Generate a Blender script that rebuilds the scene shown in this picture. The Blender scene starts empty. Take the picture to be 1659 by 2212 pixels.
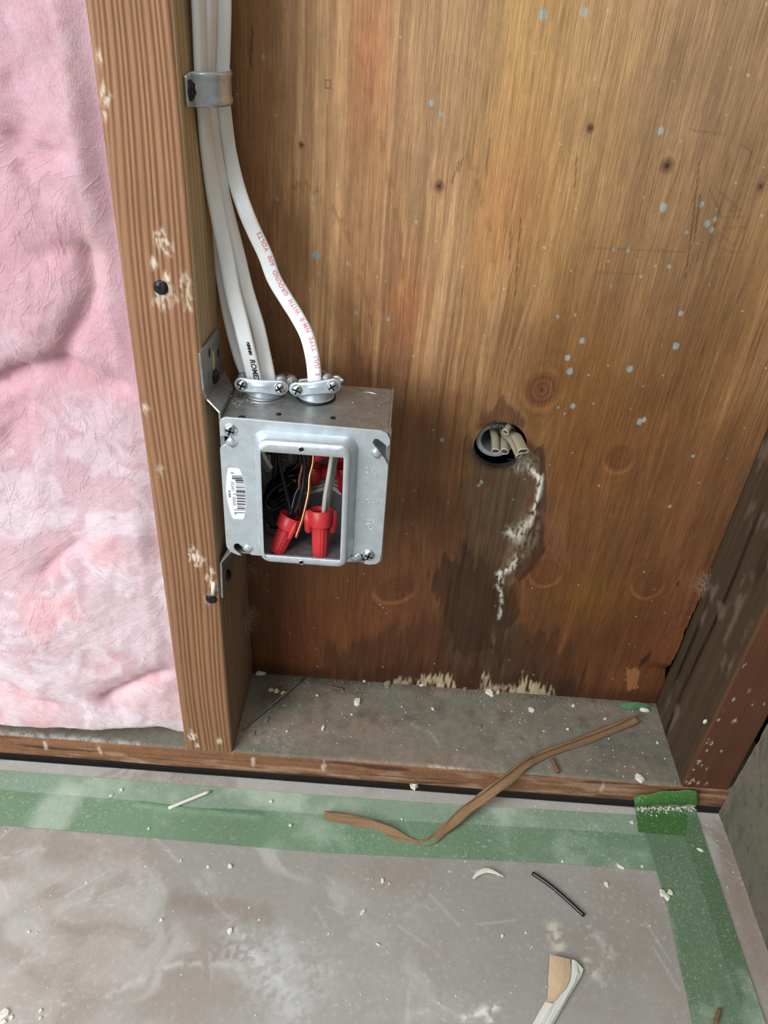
import bpy, bmesh, math, random
import numpy as np
from mathutils import Vector, Matrix
random.seed(7); RNG = np.random.RandomState(11)
SC = bpy.context.scene
COL = SC.collection

# ------------------------------------------------------------------ camera
CX, CY, CZ = 0.1106, -0.4034, 0.5335
YAW, PITCH, ROLL, FPX = -0.0018, 0.6072, 0.0739, 1658.9
def cam_axes():
    cy, sy = math.cos(YAW), math.sin(YAW); cp, sp = math.cos(PITCH), math.sin(PITCH)
    f = Vector((sy*cp, cy*cp, -sp)); r = Vector((cy, -sy, 0)); u = r.cross(f)
    cr, sr = math.cos(ROLL), math.sin(ROLL)
    return cr*r+sr*u, -sr*r+cr*u, f
AR, AU, AF = cam_axes()
CAMP = Vector((CX, CY, CZ))
cd = bpy.data.cameras.new('camera'); cam = bpy.data.objects.new('camera', cd); COL.objects.link(cam)
cd.sensor_fit = 'VERTICAL'; cd.sensor_height = 36.0; cd.lens = 36.0*FPX/2212.0
cd.clip_start = 0.01; cd.clip_end = 50
m = Matrix((( AR.x, AU.x, -AF.x, CX), (AR.y, AU.y, -AF.y, CY), (AR.z, AU.z, -AF.z, CZ), (0,0,0,1)))
cam.matrix_world = m
SC.camera = cam

# ------------------------------------------------------------------ world, lights, exposure
SC.view_settings.view_transform = 'Standard'; SC.view_settings.look = 'None'
SC.view_settings.gamma = 1; SC.view_settings.use_curve_mapping = False
SC.view_settings.exposure = 0.10
w = bpy.data.worlds.new('world'); SC.world = w; w.use_nodes = True
bg = w.node_tree.nodes['Background']; bg.inputs[0].default_value = (0.84, 0.93, 1.0, 1); bg.inputs[1].default_value = 0.34
def area(name, loc, target, sx, sy, power, col):
    l = bpy.data.lights.new(name, 'AREA'); l.shape = 'RECTANGLE'; l.size = sx; l.size_y = sy; l.energy = power; l.color = col
    o = bpy.data.objects.new(name, l); COL.objects.link(o); o.location = loc
    d = (Vector(target)-Vector(loc)).normalized(); o.rotation_euler = d.to_track_quat('-Z', 'Y').to_euler()
    return o
area('window_light', (-0.60, -0.80, 0.78), (-0.08, 0.0, 0.22), 0.7, 0.7, 16, (0.94, 0.98, 1.0))
area('ceiling_light', (0.10, -0.75, 2.1), (0.1, 0.0, 0.3), 0.7, 0.7, 9, (0.97, 0.99, 1.0))

# ------------------------------------------------------------------ geometry helpers
D = 0.089          # depth of the stud bay
ZF = -0.0300       # floor level (the bottom plate's top is z = 0)
SW = 0.0401        # width of a stud
XR = 0.3723        # left side of the right-hand stud
def at(px, py, ax, val):
    """point of the plane ax = val seen at photo pixel (px, py)"""
    d = AF + AR*((px-829.5)/FPX) - AU*((py-1106)/FPX)
    k = 'xyz'.index(ax); t = (val-CAMP[k])/d[k]
    return CAMP + d*t
def fl(px, py, dz=0.0): return at(px, py, 'z', ZF+dz)
def sl(px, py, dz=0.0): return at(px, py, 'z', dz)
def wy(px, py, y): return at(px, py, 'y', y)
def pw(px, py):
    p = at(px, py, 'y', D); return (p.x, p.z)
def lin(c):
    return tuple((v/255/12.92 if v/255 <= .04045 else ((v/255+.055)/1.055)**2.4) for v in c[:3])

def mesh_obj(name, verts, faces, mat=None, parent=None, smooth=True, cols=None, fmat=None):
    me = bpy.data.meshes.new(name)
    if isinstance(verts, np.ndarray) and isinstance(faces, np.ndarray):
        nv, nf = len(verts), len(faces); k = faces.shape[1]
        me.vertices.add(nv); me.vertices.foreach_set('co', verts.astype(np.float32).ravel())
        me.loops.add(nf*k); me.loops.foreach_set('vertex_index', faces.astype(np.int32).ravel())
        me.polygons.add(nf); me.polygons.foreach_set('loop_start', np.arange(0, nf*k, k, dtype=np.int32))
        me.update(calc_edges=True)
    else:
        me.from_pydata([tuple(v) for v in verts], [], [tuple(f) for f in faces]); me.update()
    if smooth: me.polygons.foreach_set('use_smooth', np.ones(len(me.polygons), bool))
    if cols is not None:
        a = me.color_attributes.new('col', 'FLOAT_COLOR', 'POINT')
        c = np.ones((len(me.vertices), 4), np.float32); c[:, :3] = cols
        a.data.foreach_set('color', c.ravel())
    o = bpy.data.objects.new(name, me); COL.objects.link(o)
    if mat: me.materials.append(mat)
    if parent: o.parent = parent
    return o
def tag(o, label=None, cat=None, group=None, kind=None):
    if label: o['label'] = label
    if cat: o['category'] = cat
    if group: o['group'] = group
    if kind: o['kind'] = kind
    return o
def empty(name, loc, label, cat, group=None):
    o = bpy.data.objects.new(name, None); COL.objects.link(o); o.location = loc; o.empty_display_size = 0.01
    tag(o, label, cat, group); bpy.context.view_layer.update(); return o
def adopt(o, root):
    """parent o to root, keeping o where it is"""
    o.parent = root; o.matrix_parent_inverse = Matrix.Translation(-Vector(root.location)) if root.parent is None else Matrix.Identity(4)
    return o
def origin_to(o, p):
    p = Vector(p); o.data.transform(Matrix.Translation(-p)); o.location = p; return o
def recenter(o):
    vs = np.array([v.co[:] for v in o.data.vertices]); lo = vs.min(0); hi = vs.max(0)
    return origin_to(o, ((lo[0]+hi[0])/2, (lo[1]+hi[1])/2, lo[2]))

def grid_faces(nu, nv, wrap=False):
    i, j = np.meshgrid(np.arange(nu-1), np.arange(nv-1) if not wrap else np.arange(nv), indexing='ij')
    j2 = (j+1) % nv
    return np.stack([i*nv+j, (i+1)*nv+j, (i+1)*nv+j2, i*nv+j2], -1).reshape(-1, 4)

def catmull(pts, n=12):
    P = [Vector(p) for p in pts]
    if len(P) == 2: return [P[0].lerp(P[1], i/n) for i in range(n+1)]
    P = [P[0]*2-P[1]]+P+[P[-1]*2-P[-2]]
    out = []
    for i in range(1, len(P)-2):
        a, b, c, d = P[i-1:i+3]
        for k in range(n):
            t = k/n
            out.append(0.5*((2*b)+(c-a)*t+(2*a-5*b+4*c-d)*t*t+(3*b-a-3*c+d)*t**3))
    out.append(P[-2].copy()); return out
def frames(path, up):
    """tangent, side and normal at each point; the normal stays as near `up` as it can"""
    T = []; n = len(path)
    for i in range(n): T.append((path[min(i+1, n-1)]-path[max(i-1, 0)]).normalized())
    out = []
    for i, t in enumerate(T):
        u = up(i/(n-1)) if callable(up) else Vector(up)
        s = t.cross(u)
        if s.length < 1e-4: s = t.cross(Vector((0.3, 0.5, 0.8)))
        s.normalize(); out.append((t, s, s.cross(t).normalized()))
    return out
def sweep(name, path, prof, up, mat, parent=None, scale=None, cap=True, cols=None):
    """prof: list of (side, normal) pairs"""
    fr = frames(path, up); k = len(prof); V = []; F = []
    for i, (p, (t, s, n)) in enumerate(zip(path, fr)):
        q = scale(i/(len(path)-1)) if scale else 1.0
        if not isinstance(q, tuple): q = (q, q)
        for a, b in prof: V.append(p+s*(a*q[0])+n*(b*q[1]))
    for i in range(len(path)-1):
        for j in range(k): F.append((i*k+j, i*k+(j+1) % k, (i+1)*k+(j+1) % k, (i+1)*k+j))
    if cap: F.append(tuple(range(k-1, -1, -1))); F.append(tuple((len(path)-1)*k+j for j in range(k)))
    return mesh_obj(name, V, F, mat, parent, cols=cols)
def circ(r, n=12, ry=None):
    ry = r if ry is None else ry
    return [(r*math.cos(2*math.pi*i/n), ry*math.sin(2*math.pi*i/n)) for i in range(n)]
def stadium(w_, h_, n=6):
    r = h_/2; c = w_/2-r; out = []
    for i in range(n+1):
        a = -math.pi/2+math.pi*i/n; out.append((c+r*math.cos(a), r*math.sin(a)))
    for i in range(n+1):
        a = math.pi/2+math.pi*i/n; out.append((-c+r*math.cos(a), r*math.sin(a)))
    return out
def lathe(name, prof, base, axis, mat, parent=None, n=28, rfun=None, caps=True):
    """prof: (radius, height) pairs along axis from base"""
    ax = Vector(axis).normalized(); a = ax.orthogonal().normalized(); b = ax.cross(a); V = []; F = []
    for r, h in prof:
        for i in range(n):
            t = 2*math.pi*i/n; rr = r*(rfun(t, h) if rfun else 1)
            V.append(Vector(base)+ax*h+a*(rr*math.cos(t))+b*(rr*math.sin(t)))
    for k in range(len(prof)-1):
        for i in range(n): F.append((k*n+i, k*n+(i+1) % n, (k+1)*n+(i+1) % n, (k+1)*n+i))
    if caps and prof[0][0] > 1e-6: F.append(tuple(range(n-1, -1, -1)))
    if caps and prof[-1][0] > 1e-6: F.append(tuple((len(prof)-1)*n+i for i in range(n)))
    return mesh_obj(name, V, F, mat, parent)
def autosharp(o, ang=35):
    me = o.data
    bm = bmesh.new(); bm.from_mesh(me)
    bmesh.ops.remove_doubles(bm, verts=bm.verts, dist=1e-6)
    bmesh.ops.recalc_face_normals(bm, faces=bm.faces)
    for e in bm.edges:
        if len(e.link_faces) == 2 and e.calc_face_angle(0) > math.radians(ang): e.smooth = False
    bm.to_mesh(me); bm.free(); return o
def box_bm(bm, lo, hi):
    xs, ys, zs = zip(lo, hi); v = [bm.verts.new((x, y, z)) for x in xs for y in ys for z in zs]
    for f in ((0,1,3,2), (4,6,7,5), (0,4,5,1), (2,3,7,6), (0,2,6,4), (1,5,7,3)): bm.faces.new([v[i] for i in f])
def bm_obj(name, bm, mat, parent=None, smooth=False):
    bmesh.ops.recalc_face_normals(bm, faces=bm.faces)
    me = bpy.data.meshes.new(name); bm.to_mesh(me); bm.free(); me.materials.append(mat)
    if smooth: me.polygons.foreach_set('use_smooth', np.ones(len(me.polygons), bool))
    o = bpy.data.objects.new(name, me); COL.objects.link(o)
    if parent: o.parent = parent
    return o
DG = None
def curve_to_obj(name, cu, mat, parent=None, xf=None):
    """bake a text or 2D curve to a mesh; xf maps the flat (x, y, z) to the world"""
    t = bpy.data.objects.new('tmp', cu); COL.objects.link(t); bpy.context.view_layer.update()
    dg = bpy.context.evaluated_depsgraph_get(); me = bpy.data.meshes.new_from_object(t.evaluated_get(dg))
    bpy.data.objects.remove(t); bpy.data.curves.remove(cu); me.name = name
    me.materials.clear(); me.materials.append(mat)
    if xf:
        for v in me.vertices: v.co = xf(v.co)
    o = bpy.data.objects.new(name, me); COL.objects.link(o)
    if parent: o.parent = parent
    return o
def plate(name, loops, thick, mat, parent=None, xf=None, bevel=0.0):
    """flat sheet with holes; loops: lists of (x, y); first one is the outline"""
    cu = bpy.data.curves.new(name, 'CURVE'); cu.dimensions = '2D'; cu.fill_mode = 'BOTH'
    cu.extrude = max(thick/2-bevel, 1e-5); cu.bevel_depth = bevel; cu.bevel_resolution = 2; cu.offset = -bevel
    for L in loops:
        s = cu.splines.new('POLY'); s.points.add(len(L)-1); s.use_cyclic_u = True
        for p, (x, y) in zip(s.points, L): p.co = (x, y, 0, 1)
    return curve_to_obj(name, cu, mat, parent, xf)
def text(name, s, size, mat, xf, parent=None, extrude=0.0, bold=0.0, shear=0.0, spacing=1.0, align='CENTER'):
    cu = bpy.data.curves.new(name, 'FONT'); cu.body = s; cu.size = size; cu.extrude = extrude; cu.offset = bold
    cu.shear = shear; cu.space_character = spacing; cu.align_x = align; cu.align_y = 'CENTER'; cu.resolution_u = 3
    return curve_to_obj(name, cu, mat, parent, xf)

# ------------------------------------------------------------------ numpy noise and distance fields
_T = RNG.rand(8, 256, 256)
def vnoise(x, y, k=0):
    t = _T[k % 8]; xi = np.floor(x).astype(int); yi = np.floor(y).astype(int); fx = x-xi; fy = y-yi
    fx = fx*fx*(3-2*fx); fy = fy*fy*(3-2*fy); g = lambda a, b: t[a & 255, b & 255]
    return (g(xi, yi)*(1-fx)+g(xi+1, yi)*fx)*(1-fy)+(g(xi, yi+1)*(1-fx)+g(xi+1, yi+1)*fx)*fy
def fbm(x, y, k=0, o=4):
    s = 0; a = .5; t = 0
    for i in range(o): s = s+a*vnoise(x*2**i+17*i, y*2**i+31*i, k+i); t += a; a *= .5
    return s/t
def sstep(a, b, x):
    t = np.clip((x-a)/(b-a), 0, 1); return t*t*(3-2*t)
def seg_d(X, Y, pts, closed=False):
    """distance to a polyline and the parameter 0..1 along it"""
    best = np.full(X.shape, 1e9); par = np.zeros(X.shape); n = len(pts)-(0 if closed else 1)
    for i in range(n):
        ax, ay = pts[i]; bx, by = pts[(i+1) % len(pts)]; dx, dy = bx-ax, by-ay; L = dx*dx+dy*dy+1e-12
        t = np.clip(((X-ax)*dx+(Y-ay)*dy)/L, 0, 1); d = np.hypot(X-ax-t*dx, Y-ay-t*dy)
        mk = d < best; best = np.where(mk, d, best); par = np.where(mk, (i+t)/n, par)
    return best, par
def poly_sd(X, Y, pts):
    """signed distance, negative inside"""
    d, _ = seg_d(X, Y, pts, True); ins = np.zeros(X.shape, bool); n = len(pts)
    for i in range(n):
        x1, y1 = pts[i]; x2, y2 = pts[(i+1) % n]
        c = ((y1 > Y) != (y2 > Y)) & (X < (x2-x1)*(Y-y1)/((y2-y1) if y2 != y1 else 1e-9)+x1); ins ^= c
    return np.where(ins, -d, d)
def mixc(c, d, f):
    f = np.asarray(f)[..., None]; return c*(1-f)+np.array(d)*f

# ------------------------------------------------------------------ materials
MATS = {}
def bsdf(name):
    m_ = bpy.data.materials.new(name); m_.use_nodes = True; nt = m_.node_tree; b = nt.nodes['Principled BSDF']; MATS[name] = m_
    return m_, nt, b
def node(nt, t, **kw):
    n = nt.nodes.new(t)
    for k, v in kw.items():
        if hasattr(n, k): setattr(n, k, v)
        else: n.inputs[k].default_value = v
    return n
def noise(nt, scale, vec=(1, 1, 1), detail=5, rough=.6, dist=0.0, rot=(0, 0, 0)):
    tc = node(nt, 'ShaderNodeTexCoord'); mp = node(nt, 'ShaderNodeMapping'); mp.inputs['Scale'].default_value = vec; mp.inputs['Rotation'].default_value = rot
    n = node(nt, 'ShaderNodeTexNoise'); n.inputs['Scale'].default_value = scale; n.inputs['Detail'].default_value = detail
    n.inputs['Roughness'].default_value = rough; n.inputs['Distortion'].default_value = dist
    g = node(nt, 'ShaderNodeNewGeometry')
    nt.links.new(g.outputs['Position'], mp.inputs['Vector']); nt.links.new(mp.outputs[0], n.inputs['Vector'])
    return n
def mrange(nt, src, a, b, c, d):
    r = node(nt, 'ShaderNodeMapRange'); r.inputs[1].default_value = a; r.inputs[2].default_value = b; r.inputs[3].default_value = c; r.inputs[4].default_value = d
    nt.links.new(src, r.inputs[0]); return r.outputs[0]
def mulc(nt, col, fac):
    mx = node(nt, 'ShaderNodeMix', data_type='RGBA', blend_type='MULTIPLY'); mx.inputs[0].default_value = 1
    if isinstance(col, tuple): mx.inputs[6].default_value = (*col, 1)
    else: nt.links.new(col, mx.inputs[6])
    nt.links.new(fac, mx.inputs[7]); return mx.outputs[2]
def attr_mat(name, layers, rough=.7, bump=None, bstr=.3, bdist=.0006, spec=.3, rnoise=None, sheen=0.0, specks=()):
    """colour = vertex attribute 'col' x noise layers (scale, vec, lo, hi)"""
    m_, nt, b = bsdf(name); a = node(nt, 'ShaderNodeAttribute', attribute_name='col'); c = a.outputs['Color']
    for sc, vec, lo, hi in layers:
        n = noise(nt, sc, vec); c = mulc(nt, c, mrange(nt, n.outputs[0], .3, .7, lo, hi))
    for sc, lo, hi, amt, mod in specks:
        n = noise(nt, sc, (1, 1, 1), 2, .5); n2 = noise(nt, mod, (1, 1, 1), 4, .6); f1 = mrange(nt, n.outputs[0], lo, hi, 0, amt); f2 = mrange(nt, n2.outputs[0], .38, .66, .15, 1)
        q = node(nt, 'ShaderNodeMath', operation='MULTIPLY'); nt.links.new(f1, q.inputs[0]); nt.links.new(f2, q.inputs[1])
        mx = node(nt, 'ShaderNodeMix', data_type='RGBA'); nt.links.new(q.outputs[0], mx.inputs[0]); nt.links.new(c, mx.inputs[6]); mx.inputs[7].default_value = (.72, .72, .69, 1); c = mx.outputs[2]
    nt.links.new(c, b.inputs['Base Color']); b.inputs['Roughness'].default_value = rough; b.inputs['Specular IOR Level'].default_value = spec
    b.inputs['Sheen Weight'].default_value = sheen
    if bump:
        h = None
        for sc, vec, wt in bump:
            n = noise(nt, sc, vec); q = node(nt, 'ShaderNodeMath', operation='MULTIPLY'); nt.links.new(n.outputs[0], q.inputs[0]); q.inputs[1].default_value = wt
            if h is None: h = q.outputs[0]
            else:
                s = node(nt, 'ShaderNodeMath', operation='ADD'); nt.links.new(h, s.inputs[0]); nt.links.new(q.outputs[0], s.inputs[1]); h = s.outputs[0]
        bp = node(nt, 'ShaderNodeBump'); bp.inputs['Strength'].default_value = bstr; bp.inputs['Distance'].default_value = bdist
        nt.links.new(h, bp.inputs['Height']); nt.links.new(bp.outputs[0], b.inputs['Normal'])
    return m_
def plain(name, col, rough=.5, metal=0.0, nz=None, bump=None, spec=.5, rn=None, coat=0.0, sss=0.0):
    m_, nt, b = bsdf(name); c = lin(col)
    b.inputs['Base Color'].default_value = (*c, 1); b.inputs['Roughness'].default_value = rough; b.inputs['Metallic'].default_value = metal
    b.inputs['Specular IOR Level'].default_value = spec; b.inputs['Coat Weight'].default_value = coat
    if sss: b.inputs['Subsurface Weight'].default_value = sss; b.inputs['Subsurface Radius'].default_value = (.003, .001, .001)
    if nz:
        n = noise(nt, nz[0], nz[1]); nt.links.new(mulc(nt, c, mrange(nt, n.outputs[0], .3, .7, nz[2], nz[3])), b.inputs['Base Color'])
    if rn:
        n = noise(nt, rn[0], rn[1]); nt.links.new(mrange(nt, n.outputs[0], .3, .7, rn[2], rn[3]), b.inputs['Roughness'])
    if bump:
        n = noise(nt, bump[0], bump[1]); bp = node(nt, 'ShaderNodeBump'); bp.inputs['Strength'].default_value = bump[2]; bp.inputs['Distance'].default_value = bump[3]
        nt.links.new(n.outputs[0], bp.inputs['Height']); nt.links.new(bp.outputs[0], b.inputs['Normal'])
    return m_
M_ply = attr_mat('plywood', [(420, (1, 1, .05), .82, 1.15), (1300, (1, 1, .035), .80, 1.18), (3200, (1, 1, .08), .86, 1.13), (60, (1, 1, .5), .92, 1.08), (160, (1, 1, .8), .93, 1.06)], rough=.55,
                 bump=[(650, (1, 1, .05), 1.0), (1500, (1, 1, .05), .7), (150, (1, 1, .12), .5)], bstr=.8, bdist=.0007, spec=.4)
M_stud = attr_mat('old_fir', [(900, (1, 1, .05), .9, 1.1), (2500, (1, 1, .3), .9, 1.1), (40, (1, 1, .4), .93, 1.06)], rough=.68,
                  bump=[(1100, (1, 1, .06), 1.0), (2500, (1, 1, .5), .4)], bstr=.35, bdist=.0004)
M_sill = attr_mat('bottom_plate_wood', [(300, (.7, 1, 1), .9, 1.1), (120, (1, 1, 1), .86, 1.12), (2200, (1, 1, 1), .86, 1.12)], rough=.8, bump=[(700, (.6, 1, 1), 1.0), (2500, (1, 1, 1), .6)], bstr=.4, bdist=.0006, specks=[(900, .66, .71, .6, 40)])
M_floor = attr_mat('dusty_floor_board', [(2600, (1, 1, 1), .88, 1.11), (260, (1, 1, 1), .95, 1.05), (30, (1, 1, 1), .95, 1.05)], rough=.8, bump=[(2200, (1, 1, 1), 1.0)], bstr=.25, bdist=.0003, specks=[(900, .68, .72, .8, 20), (260, .60, .80, .35, 14)])
M_tape = attr_mat('green_tape', [(2600, (1, 1, 1), .85, 1.15), (300, (1, 1, 1), .93, 1.07)], rough=.6, bump=[(1500, (1, 1, 1), 1.0)], bstr=.2, bdist=.0002, specks=[(1100, .64, .70, .75, 30), (420, .58, .78, .5, 22)])
M_wallr = attr_mat('grey_fibre_board', [(2000, (1, 1, 1), .84, 1.14), (200, (1, 1, 1), .92, 1.08)], rough=.9, bump=[(1600, (1, 1, 1), 1.0)], bstr=.5, bdist=.0004)
M_batt = attr_mat('pink_glass_wool', [(900, (1, 1, .5), .93, 1.06), (240, (.6, 1, 1), .95, 1.04)], rough=.95, bump=[(1800, (1, 1, .35), 1.0), (500, (.5, 1, 1), .9)], bstr=.5, bdist=.0008, spec=.1, sheen=.35)
M_galv = plain('galvanised_steel', (212, 221, 227), .42, .75, nz=(120, (1, 1, 1), .9, 1.06), rn=(300, (1, 1, 1), .34, .52), bump=(900, (1, 1, 1), .08, .0002))
M_galv2 = plain('bright_zinc', (206, 216, 224), .3, .62, nz=(300, (1, 1, 1), .85, 1.05), bump=(700, (1, 1, 1), .15, .0003))
M_galvd = plain('dull_steel', (166, 166, 164), .42, .85, nz=(160, (1, 1, 1), .8, 1.1), rn=(300, (1, 1, 1), .4, .62))
M_screw = plain('zinc_screw', (215, 220, 222), .25, .95)
M_black_screw = plain('black_screw', (44, 44, 48), .42, .6, nz=(1500, (1, 1, 1), .7, 1.3))
M_jacket = plain('white_cable_jacket', (244, 247, 247), .32, 0, nz=(200, (1, 1, .3), .97, 1.02), spec=.5, coat=.1)
M_redink = plain('red_ink', (222, 128, 140), .6)
M_blackink = plain('black_ink', (38, 38, 44), .5)
M_black = plain('black_insulation', (20, 21, 24), .22, 0, spec=.6)
M_greyw = plain('grey_white_insulation', (196, 192, 182), .35)
M_copper = plain('bare_copper', (214, 138, 98), .3, .9)
M_red = plain('red_wire_nut', (198, 52, 56), .38, 0, spec=.5, nz=(600, (1, 1, 1), .93, 1.05), sss=.05)
M_red2 = plain('dark_red_wire_nut', (176, 30, 34), .45)
M_label = plain('white_label', (238, 244, 246), .4)
M_hole = plain('dark_recess', (14, 13, 13), .9)
M_lining = plain('dirty_hole_edge', (66, 58, 48), .95, nz=(700, (1, 1, 1), .6, 1.2))
M_dark = plain('dark_cavity', (30, 26, 22), .95)
M_plaster = plain('white_plaster', (226, 222, 208), .9, nz=(1800, (1, 1, 1), .85, 1.05), bump=(2500, (1, 1, 1), .5, .0004))
M_greychip = plain('grey_mortar', (128, 124, 110), .9, nz=(1200, (1, 1, 1), .8, 1.1))
M_cream = plain('cream_crumb', (206, 190, 150), .9)
M_kraft = plain('kraft_paper', (138, 108, 76), .8, nz=(500, (1, 1, 1), .88, 1.08), bump=(300, (1, 1, 1), .3, .0004))
M_tan = plain('tan_paper', (196, 170, 138), .8, nz=(900, (1, 1, 1), .92, 1.05), bump=(800, (1, 1, 1), .2, .0003))
M_white_paper = plain('white_paper', (214, 216, 206), .7)
M_lint = plain('pale_lint', (150, 142, 122), .95)
M_web = plain('dust_web', (150, 136, 120), .95)
M_fibre = plain('glass_fibre', (226, 192, 200), .8)
M_cloth = plain('old_cloth_sheath', (158, 148, 122), .9, nz=(2600, (1, 1, .4), .75, 1.15), bump=(2500, (1, 1, 1), .4, .0003))
M_cloth_end = plain('cable_core', (96, 72, 60), .9, nz=(3500, (1, 1, 1), .6, 1.3))
M_pipe = plain('grey_pipe', (150, 156, 162), .5, .0)
M_rod = plain('dull_grey_rod', (122, 122, 116), .6, .4, nz=(700, (1, 1, 1), .8, 1.1))
M_wood_chip = plain('wood_splinter', (122, 84, 62), .8)
M_tape_plain = plain('green_tape_scrap', (72, 118, 70), .6)
M_dirtpl = plain('white_wire_sheath', (226, 222, 210), .45)

# ------------------------------------------------------------------ the plywood wall
def build_plywood():
    step = .0008
    xs = np.concatenate([np.arange(-.45, -.02, .03), np.arange(-.02, .47, step)]); zs = np.concatenate([np.arange(-.04, .60, step), np.arange(.60, 1.3, .04)])
    X, Z = np.meshgrid(xs, zs, indexing='ij')
    knots = [(1171, 842, .0105, .9, 1), (1338, 990, .0085, .6, 1), (855, 1272, .013, .55, 1), (1178, 1237, .0100, .25, 1), (1400, 1262, .0100, .25, 1), (1441, 358, .0038, .9, 0),
             (1275, 277, .0022, 1.0, 0), (948, 402, .0030, .9, 0), (652, 313, .0016, 1.0, 0), (1643, 403, .0020, .8, 0)]
    warp = .004*(fbm(X*14, Z*4, 1)-.5)*2+.010*(fbm(X*4, Z*1.6, 2)-.5)*2
    K = []
    for px, py, r, dk, big in knots:
        kx, kz = pw(px, py); K.append((kx, kz, r, dk, big)); d2 = (X-kx)**2+((Z-kz)*.55)**2
        warp = warp - 1.5*r*r*(X-kx)/(d2+r*r*.9)*np.exp(-d2/(r*4.5)**2)*1.5
    G = X+warp
    zz = Z
    # early / late wood: a broad veneer pattern that follows the bent grain
    s1 = fbm(G*95, zz*2.2, 0, 4); s2 = fbm(G*330, zz*5, 3, 3); s3 = fbm(G*22, zz*1.6, 5, 3)
    low = sstep(.46, .16, Z)*.9+.1*sstep(.2, .05, Z)                                   # the lower half is redder and deeper: old water
    c = np.ones(X.shape+(3,))*np.array(lin((172, 130, 90)))
    c = mixc(c, lin((166, 114, 76)), sstep(.42, .66, s3)*.40); c = mixc(c, lin((184, 148, 108)), sstep(.34, .52, Z)*(.35+.45*sstep(.08, .35, X)))
    c = mixc(c, lin((166, 128, 68)), sstep(.5, .72, fbm(X*9+5, Z*3+2, 4))*.45)
    c = mixc(c, lin((102, 58, 31)), low*.92)
    left = sstep(.085, -.01, X)*sstep(.08, .2, Z)
    c = mixc(c, lin((140, 96, 72)), left*.55)
    c *= (.70+.60*s1)[..., None]*(.82+.36*s2)[..., None]*(.86+.28*fbm(X*30+3, Z*26, 2, 4))[..., None]
    # pale worn earlywood streaks in the upper half
    st = sstep(.52, .66, fbm(G*210, zz*3.2, 6, 3))*sstep(.40, .62, fbm(X*11+3, Z*4, 7, 3))*sstep(.12, .3, Z)
    c = mixc(c, lin((214, 170, 122)), st*.55)
    # dark fine checks
    ck = sstep(.70, .78, fbm(G*430, zz*7, 2, 3))*sstep(.45, .7, fbm(X*12, Z*6, 1, 3))
    c = mixc(c, lin((84, 52, 30)), ck*.55)
    # cathedral contours (torn veneer edges)
    def contour(pts, width, colr, amt, side):
        P = [pw(*p) for p in pts]; jag = .0022*(fbm(X*330, Z*30, 3, 3)-.5)*2
        d, par = seg_d(X+jag, Z+jag*3, P); 
        s = poly_sd(X+jag, Z+jag*5, P+[(P[-1][0]-.12*side, P[-1][1]), (P[0][0]-.12*side, P[0][1]-.04)])
        return d, s
    for pts, wd, cc, am in [([(756, 10), (770, 110), (800, 210), (830, 330), (850, 420), (865, 520), (868, 640)], .010, (208, 160, 104), .42),
                            ([(575, 540), (590, 440), (645, 396), (690, 425), (740, 480), (775, 575), (800, 680), (812, 790)], .011, (202, 152, 100), .34),
                            ([(1010, 330), (1040, 420), (1062, 520), (1062, 640)], .009, (204, 152, 96), .34)]:
        P = [pw(*p) for p in pts]; jag = (fbm(X*420, Z*34, 3, 3)-.5)
        d, par = seg_d(X, Z+jag*.012, P); inside = fbm(X*600, Z*26, 5, 2)
        c = mixc(c, lin(cc), am*np.exp(-(d/wd)**2)*sstep(.4, .62, inside))
        c = mixc(c, lin((120, 72, 42)), .40*np.exp(-(np.abs(d-.0006)/.0012)**2)*sstep(.35, .6, fbm(X*150, Z*150, 2, 2)))
    # olive patches on the right, reddish by the top centre
    for px, py, rx, rz, cc, am in [(1240, 760, .035, .06, (136, 94, 34), .55), (1300, 900, .05, .07, (126, 86, 30), .55), (1290, 1290, .035, .028, (122, 84, 22), .55), (1150, 150, .03, .08, (190, 148, 78), .5),
                                   (800, 150, .012, .05, (182, 112, 72), .6), (1110, 430, .02, .05, (180, 110, 70), .5), (1440, 560, .04, .07, (150, 112, 88), .35), (1480, 860, .05, .10, (110, 66, 34), .5),
                                   (880, 660, .012, .03, (176, 100, 62), .45), (1560, 260, .05, .10, (140, 108, 76), .45), (1230, 1000, .03, .08, (112, 64, 28), .4), (740, 1330, .06, .05, (118, 64, 36), .4), (1400, 1380, .06, .05, (92, 50, 26), .5), (1000, 1350, .05, .04, (84, 50, 28), .4),
                                   (590, 1330, .03, .05, (128, 72, 44), .5), (1140, 740, .02, .02, (122, 80, 50), .5)]:
        kx, kz = pw(px, py); f = np.exp(-((X-kx)/rx)**2-((Z-kz)/rz)**2)*(.6+.8*fbm(X*40, Z*14, 6)); c = mixc(c, lin(cc), np.clip(f*am, 0, 1))
    # knots
    for i, (kx, kz, r, dk, big) in enumerate(K):
        tilt = -.35 if i == 2 else 0.0; sx = 1.0 if i != 2 else 1.0
        dx = (X-kx)+tilt*(Z-kz); dz = (Z-kz)*(.85 if i != 2 else 1.0); d = np.hypot(dx, dz)*(1+.10*(fbm(X*160, Z*160, i)-.5))/r
        rings = .5+.5*np.sin(d*(17 if big else 12)+2*fbm(X*250, Z*250, 2)); inside = sstep(1.05, .9, d)
        c = mixc(c, lin((84, 44, 28)), inside*dk*(.45+.40*rings)); c = mixc(c, lin((60, 30, 22)), sstep(.28, .1, d)*.5*dk)
        c = mixc(c, lin((92, 48, 26)), np.exp(-((d-1.05)/.09)**2)*.45); c = mixc(c, lin((170, 112, 66)), np.exp(-((d-1.3)/.16)**2)*.35*sstep(-.4, .8, -dz/r))
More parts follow.
